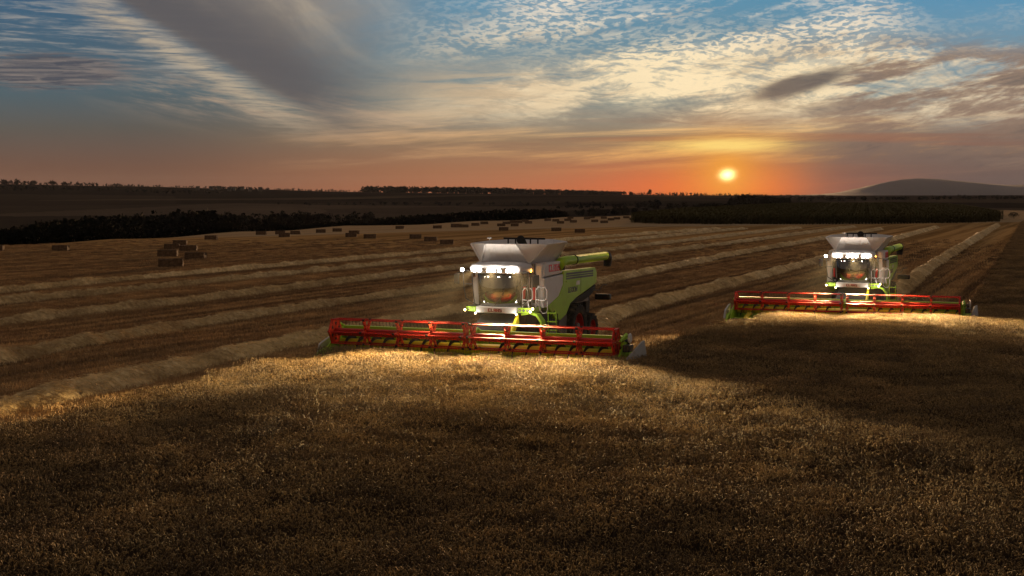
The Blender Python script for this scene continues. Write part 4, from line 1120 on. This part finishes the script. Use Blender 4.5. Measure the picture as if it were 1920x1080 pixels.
        a1 = lamp(s*.90, 2.62, 1.97, .045, 'position_lamp', 'lamp_warm', 0, parent=C, spill=5, col=(1, .7, .3))
        a2 = lamp(s*1.44, 2.78, 2.08, .05, 'position_lamp', 'lamp_warm', 0, parent=C, spill=8, col=(1, .7, .3))
        if s > 0: lamp(1.50, 2.90, 2.19, .05, 'position_lamp', 'lamp_warm', 0, parent=C, spill=5)
        # beacons
        bo = MB().ring((s*1.12, 3.62, 3.66), 'z', [(.0, -.1), (.05, -.1), (.05, -.02), (0, -.02)], 12).tube([(s*1.12, 3.62, 3.6), (s*.98, 3.75, 3.55)], .015, 6).build('beacon', 'black', C)
        MB().ring((s*1.12, 3.62, 3.66), 'z', [(.05, -.02), (.055, .06), (.03, .11), (0, .12)], 12).build('lens', 'lamp_amber', bo)
        if s > 0: lamp_light(bo, (1.13, 3.45, 3.70), 4, (1, .45, .1))
    # rails: white loops on the access platform at the machine's left side
    for k, (xa, xb, y, zt) in enumerate(((1.02, 1.46, 2.98, 3.02), (1.5, 1.98, 3.25, 3.06))):
        m_ = MB(); m_.tube([(xa, y, 2.22), (xa, y, zt-.12), (xa+.1, y, zt), ((xa+xb)/2-.06, y, zt), ((xa+xb)/2, y, zt-.12), ((xa+xb)/2+.06, y, zt), (xb-.1, y, zt), (xb, y, zt-.12), (xb, y, 2.62), (xb-.1, y, 2.52), (xa+.02, y, 2.54)], .02, 8)
        m_.tube([((xa+xb)/2, y, 2.53), ((xa+xb)/2+.06, y, 2.22)], .018, 8)
        m_.build('handrail', 'rail', C)
    m_ = MB(); m_.tube([(1.55, 3.3, 2.53), (1.62, 3.4, 2.1), (1.72, 3.45, 1.98), (1.88, 3.45, 2.0), (1.95, 3.4, 2.15), (1.98, 3.3, 2.5)], .018, 8); m_.build('handrail', 'rail', C)
    # lime curved fender in front of the ladder
    pr = [(1.0, 1.90), (1.35, 1.97), (1.62, 1.90), (1.80, 1.66), (1.86, 1.2), (1.86, .62)]
    fv = []
    for x, z in pr: fv.append([(x, 2.9, z), (x, 3.32, z)])
    fd = MB().sheet(fv).build('ladder_fender', 'lime', C, smooth_=False); sl = fd.modifiers.new('solid', 'SOLIDIFY'); sl.thickness = .09
    ld = MB()
    for x in (1.93, 2.27): ld.tube([(x, 3.5, 2.1), (x+.05, 3.45, 1.2), (x+.08, 3.4, .55)], .02, 6)
    for z in (.6, .95, 1.3, 1.65, 2.0): ld.box(1.93, 2.33, 3.35, 3.55, z-.015, z+.015)
    ldo = ld.build('ladder', 'lime', C)
    MB().tube([(2.0, 3.6, 1.3), (2.0, 3.75, 1.9), (2.05, 3.95, 2.05), (2.1, 4.15, 1.9), (2.1, 4.3, 1.3)], .018, 6).build('handrail', 'black', ldo)
    MB().box(.98, 1.5, 3.4, 4.9, 1.0, 1.98).build('battery_box', 'dark_metal', C, .03)
    # ---------------- body sides
    sil = [(3.95, 2.15), (4.3, 2.18), (5.66, 2.53), (6.2, 3.0), (6.2, 3.43), (3.95, 3.36)]
    lime = [(6.205, 3.0), (5.665, 2.53), (4.32, 2.17), (4.7, 1.95), (5.3, 1.58), (5.9, 1.5), (6.6, 1.7), (7.1, 2.12), (7.9, 2.33), (8.6, 2.45), (9.6, 2.62), (10.6, 2.82), (10.62, 3.32), (10.4, 3.52), (6.205, 3.56)]
    upper = [(4.02, 3.40), (6.22, 3.47), (6.22, 4.0), (4.35, 4.0), (4.1, 3.86)]
    skirt = [(7.1, 2.06), (7.9, 2.27), (8.6, 2.38), (9.6, 2.54), (10.6, 2.74), (10.6, 2.50), (9.8, 2.25), (8.9, 2.1), (7.9, 2.1)]
    for s in (-1, 1):
        xo = s*1.6; xi = s*1.30
        sp = MB().prism(sil, 'x', *sorted((xi, xo))).build('side_panel', 'silver', C, .03)
        lp = MB().prism(lime, 'x', *sorted((xi, xo+s*.012))).build('side_panel', 'lime', C, .03)
        up = MB().prism(upper, 'x', *sorted((s*1.15, xo-s*.03))).build('tank_side', 'silver', C, .06)
        MB().prism(skirt, 'x', *sorted((xi, xo-s*.05))).build('skirt', 'dark_metal', C, .02)
        gr = MB(); gr.hexa([(s*1.618, 6.55, 3.18), (s*1.618, 10.1, 3.14), (s*1.618, 10.1, 3.42), (s*1.618, 6.55, 3.46)], [(s*1.60, 6.55, 3.18), (s*1.60, 10.1, 3.14), (s*1.60, 10.1, 3.42), (s*1.60, 6.55, 3.46)])
        gb = gr.mat(1)
        for k in range(1, 3):
            za = 3.18+.28*k/3; zb = 3.14+.28*k/3
            gb.hexa([(s*1.62, 6.5, za-.012), (s*1.62, 10.1, zb-.012), (s*1.62, 10.1, zb+.012), (s*1.62, 6.5, za+.012)], [(s*1.635, 6.5, za-.012), (s*1.635, 10.1, zb-.012), (s*1.635, 10.1, zb+.012), (s*1.635, 6.5, za+.012)])
        gr.build('grille', ['black', 'lime'], lp)
        MB().box(min(s*1.605, s*1.618), max(s*1.605, s*1.618), 8.42, 8.44, 2.45, 3.52).build('panel_seam', 'black', lp)
        MB().box(min(s*1.612, s*1.640), max(s*1.612, s*1.640), 6.5, 8.3, 3.06, 3.13).build('ledge', 'lime', lp)
        dirv = (0, 1, 0) if s > 0 else (0, -1, 0)
        xx = s*1.572
        word_on(up, 'CLAAS', (xx, 4.55 if s > 0 else 5.95, 3.60), dirv, (0, 0, 1), .30, 'letter_red', off=.012)
        text_on(lp, 'LEXION', (s*1.614, 6.75 if s > 0 else 8.3, 2.60), dirv, (0, 0, 1), .23, 'letter_dark')
        text_on(lp, '780', (s*1.614, 7.75 if s > 0 else 7.4, 2.88), dirv, (0, 0, 1), .23, 'letter_white')
        # front-facing shoulder beside the cab
        sh = MB(); x0, x1 = sorted((s*1.0, s*1.50)); sh.box(x0, x1, 3.95, 4.2, 2.2, 3.98)
        sho = sh.build('front_shoulder', 'silver', C, .08)
        MB().box(min(s*1.08, s*1.3), max(s*1.08, s*1.3), 3.90, 3.96, 2.35, 3.45).build('vent_panel', 'black', sho, .04)
        rt = MB(); rt.tube([(s*1.19, 3.86, 2.5), (s*1.19, 3.86, 3.0)], .07, 12); rt.build('fire_extinguisher', 'letter_red', sho)
    bd = MB(); bd.box(-1.3, 1.3, 4.2, 10.4, 2.0, 3.42); bd.box(-1.28, 1.28, 10.4, 10.62, 2.6, 3.3)
    bd.build('body', 'grey', C, .03)
    rh = MB(); rh.prism([(10.62, 3.1), (11.0, 2.8), (11.2, 1.9), (11.1, 1.3), (10.62, 1.3)], 'x', -1.1, 1.1); rh.build('straw_hood', 'dark_metal', C, .05)
    # engine deck clutter
    ed_ = MB(); ed_.box(-.9, .6, 6.9, 8.6, 3.42, 3.95).box(.1, .95, 7.4, 8.2, 3.42, 4.08).box(-1.1, -.2, 8.8, 9.9, 3.42, 3.75)
    for k in range(4): ed_.tube([(.75+.07*k, 6.8+.25*k, 3.5), (.8+.05*k, 7.0+.3*k, 4.0), (.4, 7.2+.3*k, 4.08)], .045, 8)
    ed_.tube([(.5, 8.7, 3.45), (.5, 8.7, 4.2), (.5, 8.85, 4.3)], .09, 10)
    eo = ed_.build('engine', 'dark_metal', C, .03)
    MB().ring((-.2, 7.8, 3.95), 'z', [(.0, 0), (.4, 0), (.42, .06), (.36, .14), (0, .16)], 20).build('air_filter', 'grey', eo)
    # ---------------- grain tank funnel
    bot = [(1.05, 3.62, 4.0), (1.22, 6.3, 4.0), (-1.22, 6.3, 4.0), (-1.05, 3.62, 4.0)]
    tp = {'fr': (.68, 3.15, 4.78), 'sf': (1.68, 4.0, 4.76), 'sr': (1.75, 6.2, 4.80), 'rr': (.8, 7.1, 4.86)}
    def mir(p): return (-p[0], p[1], p[2])
    tk = MB()
    bm_ = [(1.05, 3.62, 3.98), (1.22, 6.3, 3.98), (-1.22, 6.3, 3.98), (-1.05, 3.62, 3.98)]
    vs = [bm_[0], bm_[1], bm_[2], bm_[3], tp['fr'], tp['sf'], tp['sr'], tp['rr'], mir(tp['rr']), mir(tp['sr']), mir(tp['sf']), mir(tp['fr'])]
    tk.add(vs, [(3, 0, 4, 11), (0, 5, 4), (0, 1, 6, 5), (1, 7, 6), (1, 2, 8, 7), (2, 9, 8), (2, 3, 10, 9), (3, 11, 10)])
    tko = tk.build('grain_tank', 'tank_metal', C); sl = tko.modifiers.new('solid', 'SOLIDIFY'); sl.thickness = .035
    MB().box(-1.2, 1.2, 3.75, 6.2, 3.42, 3.97).build('tank_floor', 'grey', tko)
    rimp = [tp['fr'], tp['sf'], tp['sr'], tp['rr'], mir(tp['rr']), mir(tp['sr']), mir(tp['sf']), mir(tp['fr']), tp['fr']]
    MB().tube(rimp, .028, 6).build('rim_tube', 'tank_metal', tko)
    for s in (-1, 1):
        rb = MB()
        for a, e in (((1.05, 3.58, 4.0), (.69, 3.10, 4.77)), ((1.07, 3.60, 4.0), (1.70, 3.97, 4.75)), ((1.24, 6.3, 4.0), (1.78, 6.2, 4.78))):
            rb.tube([(s*a[0], a[1], a[2]), (s*e[0], e[1], e[2])], .03, 6)
        for xx in (.35, ): rb.tube([(s*xx, 3.60, 4.0), (s*xx*.9, 3.13, 4.77)], .008, 5)
        rb.build('tank_rib', 'tank_metal', tko)
    # fill auger head and sieve inside the tank
    fa = MB(); fa.tube([(.15, 6.0, 4.0), (.1, 5.2, 4.85)], .17, 12); fa.ring((.1, 5.1, 4.9), 'y', [(.05, -.03), (.19, -.03), (.19, .03), (.05, .03)], 18)
    for k in range(5): fa.box(-.75+.34*k-.03, -.75+.34*k+.03, 5.75, 5.8, 4.0, 4.98)
    fa.box(-.95, .95, 5.72, 5.77, 4.9, 4.98)
    fa.build('fill_auger', 'dark_metal', tko, .01)
    MB().tube([(-.55, 3.3, 4.0), (-.55, 3.25, 5.0)], .012, 6).ring((-.55, 3.25, 5.0), 'z', [(0, 0), (.1, 0), (.1, .03), (.05, .06), (0, .07)], 14).build('antenna', 'offwhite', C)
    # ---------------- unloading auger on the left side
    ua = MB(); ua.tube([(1.42, 5.9, 3.72), (1.48, 6.25, 3.93), (1.52, 6.6, 3.98), (1.56, 12.1, 3.98)], [.24, .22, .20, .19], 18)
    uo = ua.build('unloading_auger', 'lime', C, smooth_=True)
    MB().ring((1.53, 7.7, 3.98), 'y', [(.2, -.03), (.225, -.03), (.225, .03), (.2, .03)], 20).build('clamp_ring', 'black', uo)
    MB().tube([(1.56, 12.0, 3.98), (1.56, 12.2, 3.98), (1.55, 12.38, 3.9), (1.53, 12.42, 3.7), (1.52, 12.38, 3.48)], [.215, .215, .20, .19, .17], 14).build('spout', 'black', uo)
    # box on a bracket at the rear left corner
    sb = MB(); sb.tube([(1.5, 10.2, 2.5), (1.85, 10.3, 2.5), (2.0, 10.3, 2.75), (2.2, 10.3, 2.75)], .025, 6)
    so = sb.build('lamp_bracket', 'grey', C)
    MB().box(1.65, 2.38, 10.15, 10.45, 2.08, 2.34).build('rear_lamp_box', 'black', so, .06)
    return C
def setlab(o, label): tag(o, label, 'combine harvester', 'combine harvesters working in the field')
c1 = make_combine()
c1.location = P1; c1.rotation_euler = (0, 0, YAW1)
setlab(c1, 'lime and silver combine harvester at left, turned to show its green side panel')
def copy_tree(o, parent=None):
    n = o.copy(); COL.objects.link(n); n.parent = parent
    for ch in list(o.children): copy_tree(ch, n)
    return n
c2 = copy_tree(c1); c2.location = P2; c2.rotation_euler = (0, 0, YAW2)
setlab(c2, 'combine harvester farther off at right, facing the camera almost head-on')

# thin evening haze in the air over the whole valley
m = bpy.data.materials.new('haze'); m.use_nodes = True; nt = m.node_tree; nt.nodes.clear()
pv = nt.nodes.new('ShaderNodeVolumePrincipled'); pv.inputs['Density'].default_value = 1.2e-5
pv.inputs['Color'].default_value = (.72, .78, .92, 1); pv.inputs['Anisotropy'].default_value = .2
ou = nt.nodes.new('ShaderNodeOutputMaterial'); nt.links.new(pv.outputs[0], ou.inputs['Volume']); M['haze'] = m
tag(MB().box(-14000, 14000, -12500, 14500, -60, 180).build('haze', 'haze'), kind='stuff')

# thin volume added round each cab to make a glow about its lamps
m = bpy.data.materials.new('added_dust'); m.use_nodes = True; nt = m.node_tree; nt.nodes.clear()
pv = nt.nodes.new('ShaderNodeVolumePrincipled'); pv.inputs['Density'].default_value = .0003
pv.inputs['Color'].default_value = (.92, .88, .82, 1); pv.inputs['Anisotropy'].default_value = .15
ou = nt.nodes.new('ShaderNodeOutputMaterial'); nt.links.new(pv.outputs[0], ou.inputs['Volume']); M['added_dust'] = m
for P_, Y_, w_ in ((P1, YAW1, 'left'), (P2, YAW2, 'right')):
    q = MB().ring((0, 0, 0), 'z', [(math.sin(t)*1., -math.cos(t)) for t in np.linspace(.02, PI-.02, 14)], 24).build('added_dust', 'added_dust', smooth_=True)
    q.scale = (4.2, 4.0, 2.6); q.location = loc2w(P_, Y_, -.7, 0.6, 3.3); q.rotation_euler = (0, 0, Y_)
    tag(q, 'thin volume added for a glow round the lit cab of the %s harvester' % w_, 'added_dust', kind='stuff')

# the right machine's beams are dipped a little
for o in [q for ch in c2.children for q in ch.children if q.type == 'LIGHT' and q.data.type == 'SPOT']:
    o.rotation_euler = (Matrix.Rotation(R(3), 3, 'X') @ o.rotation_euler.to_matrix()).to_euler()
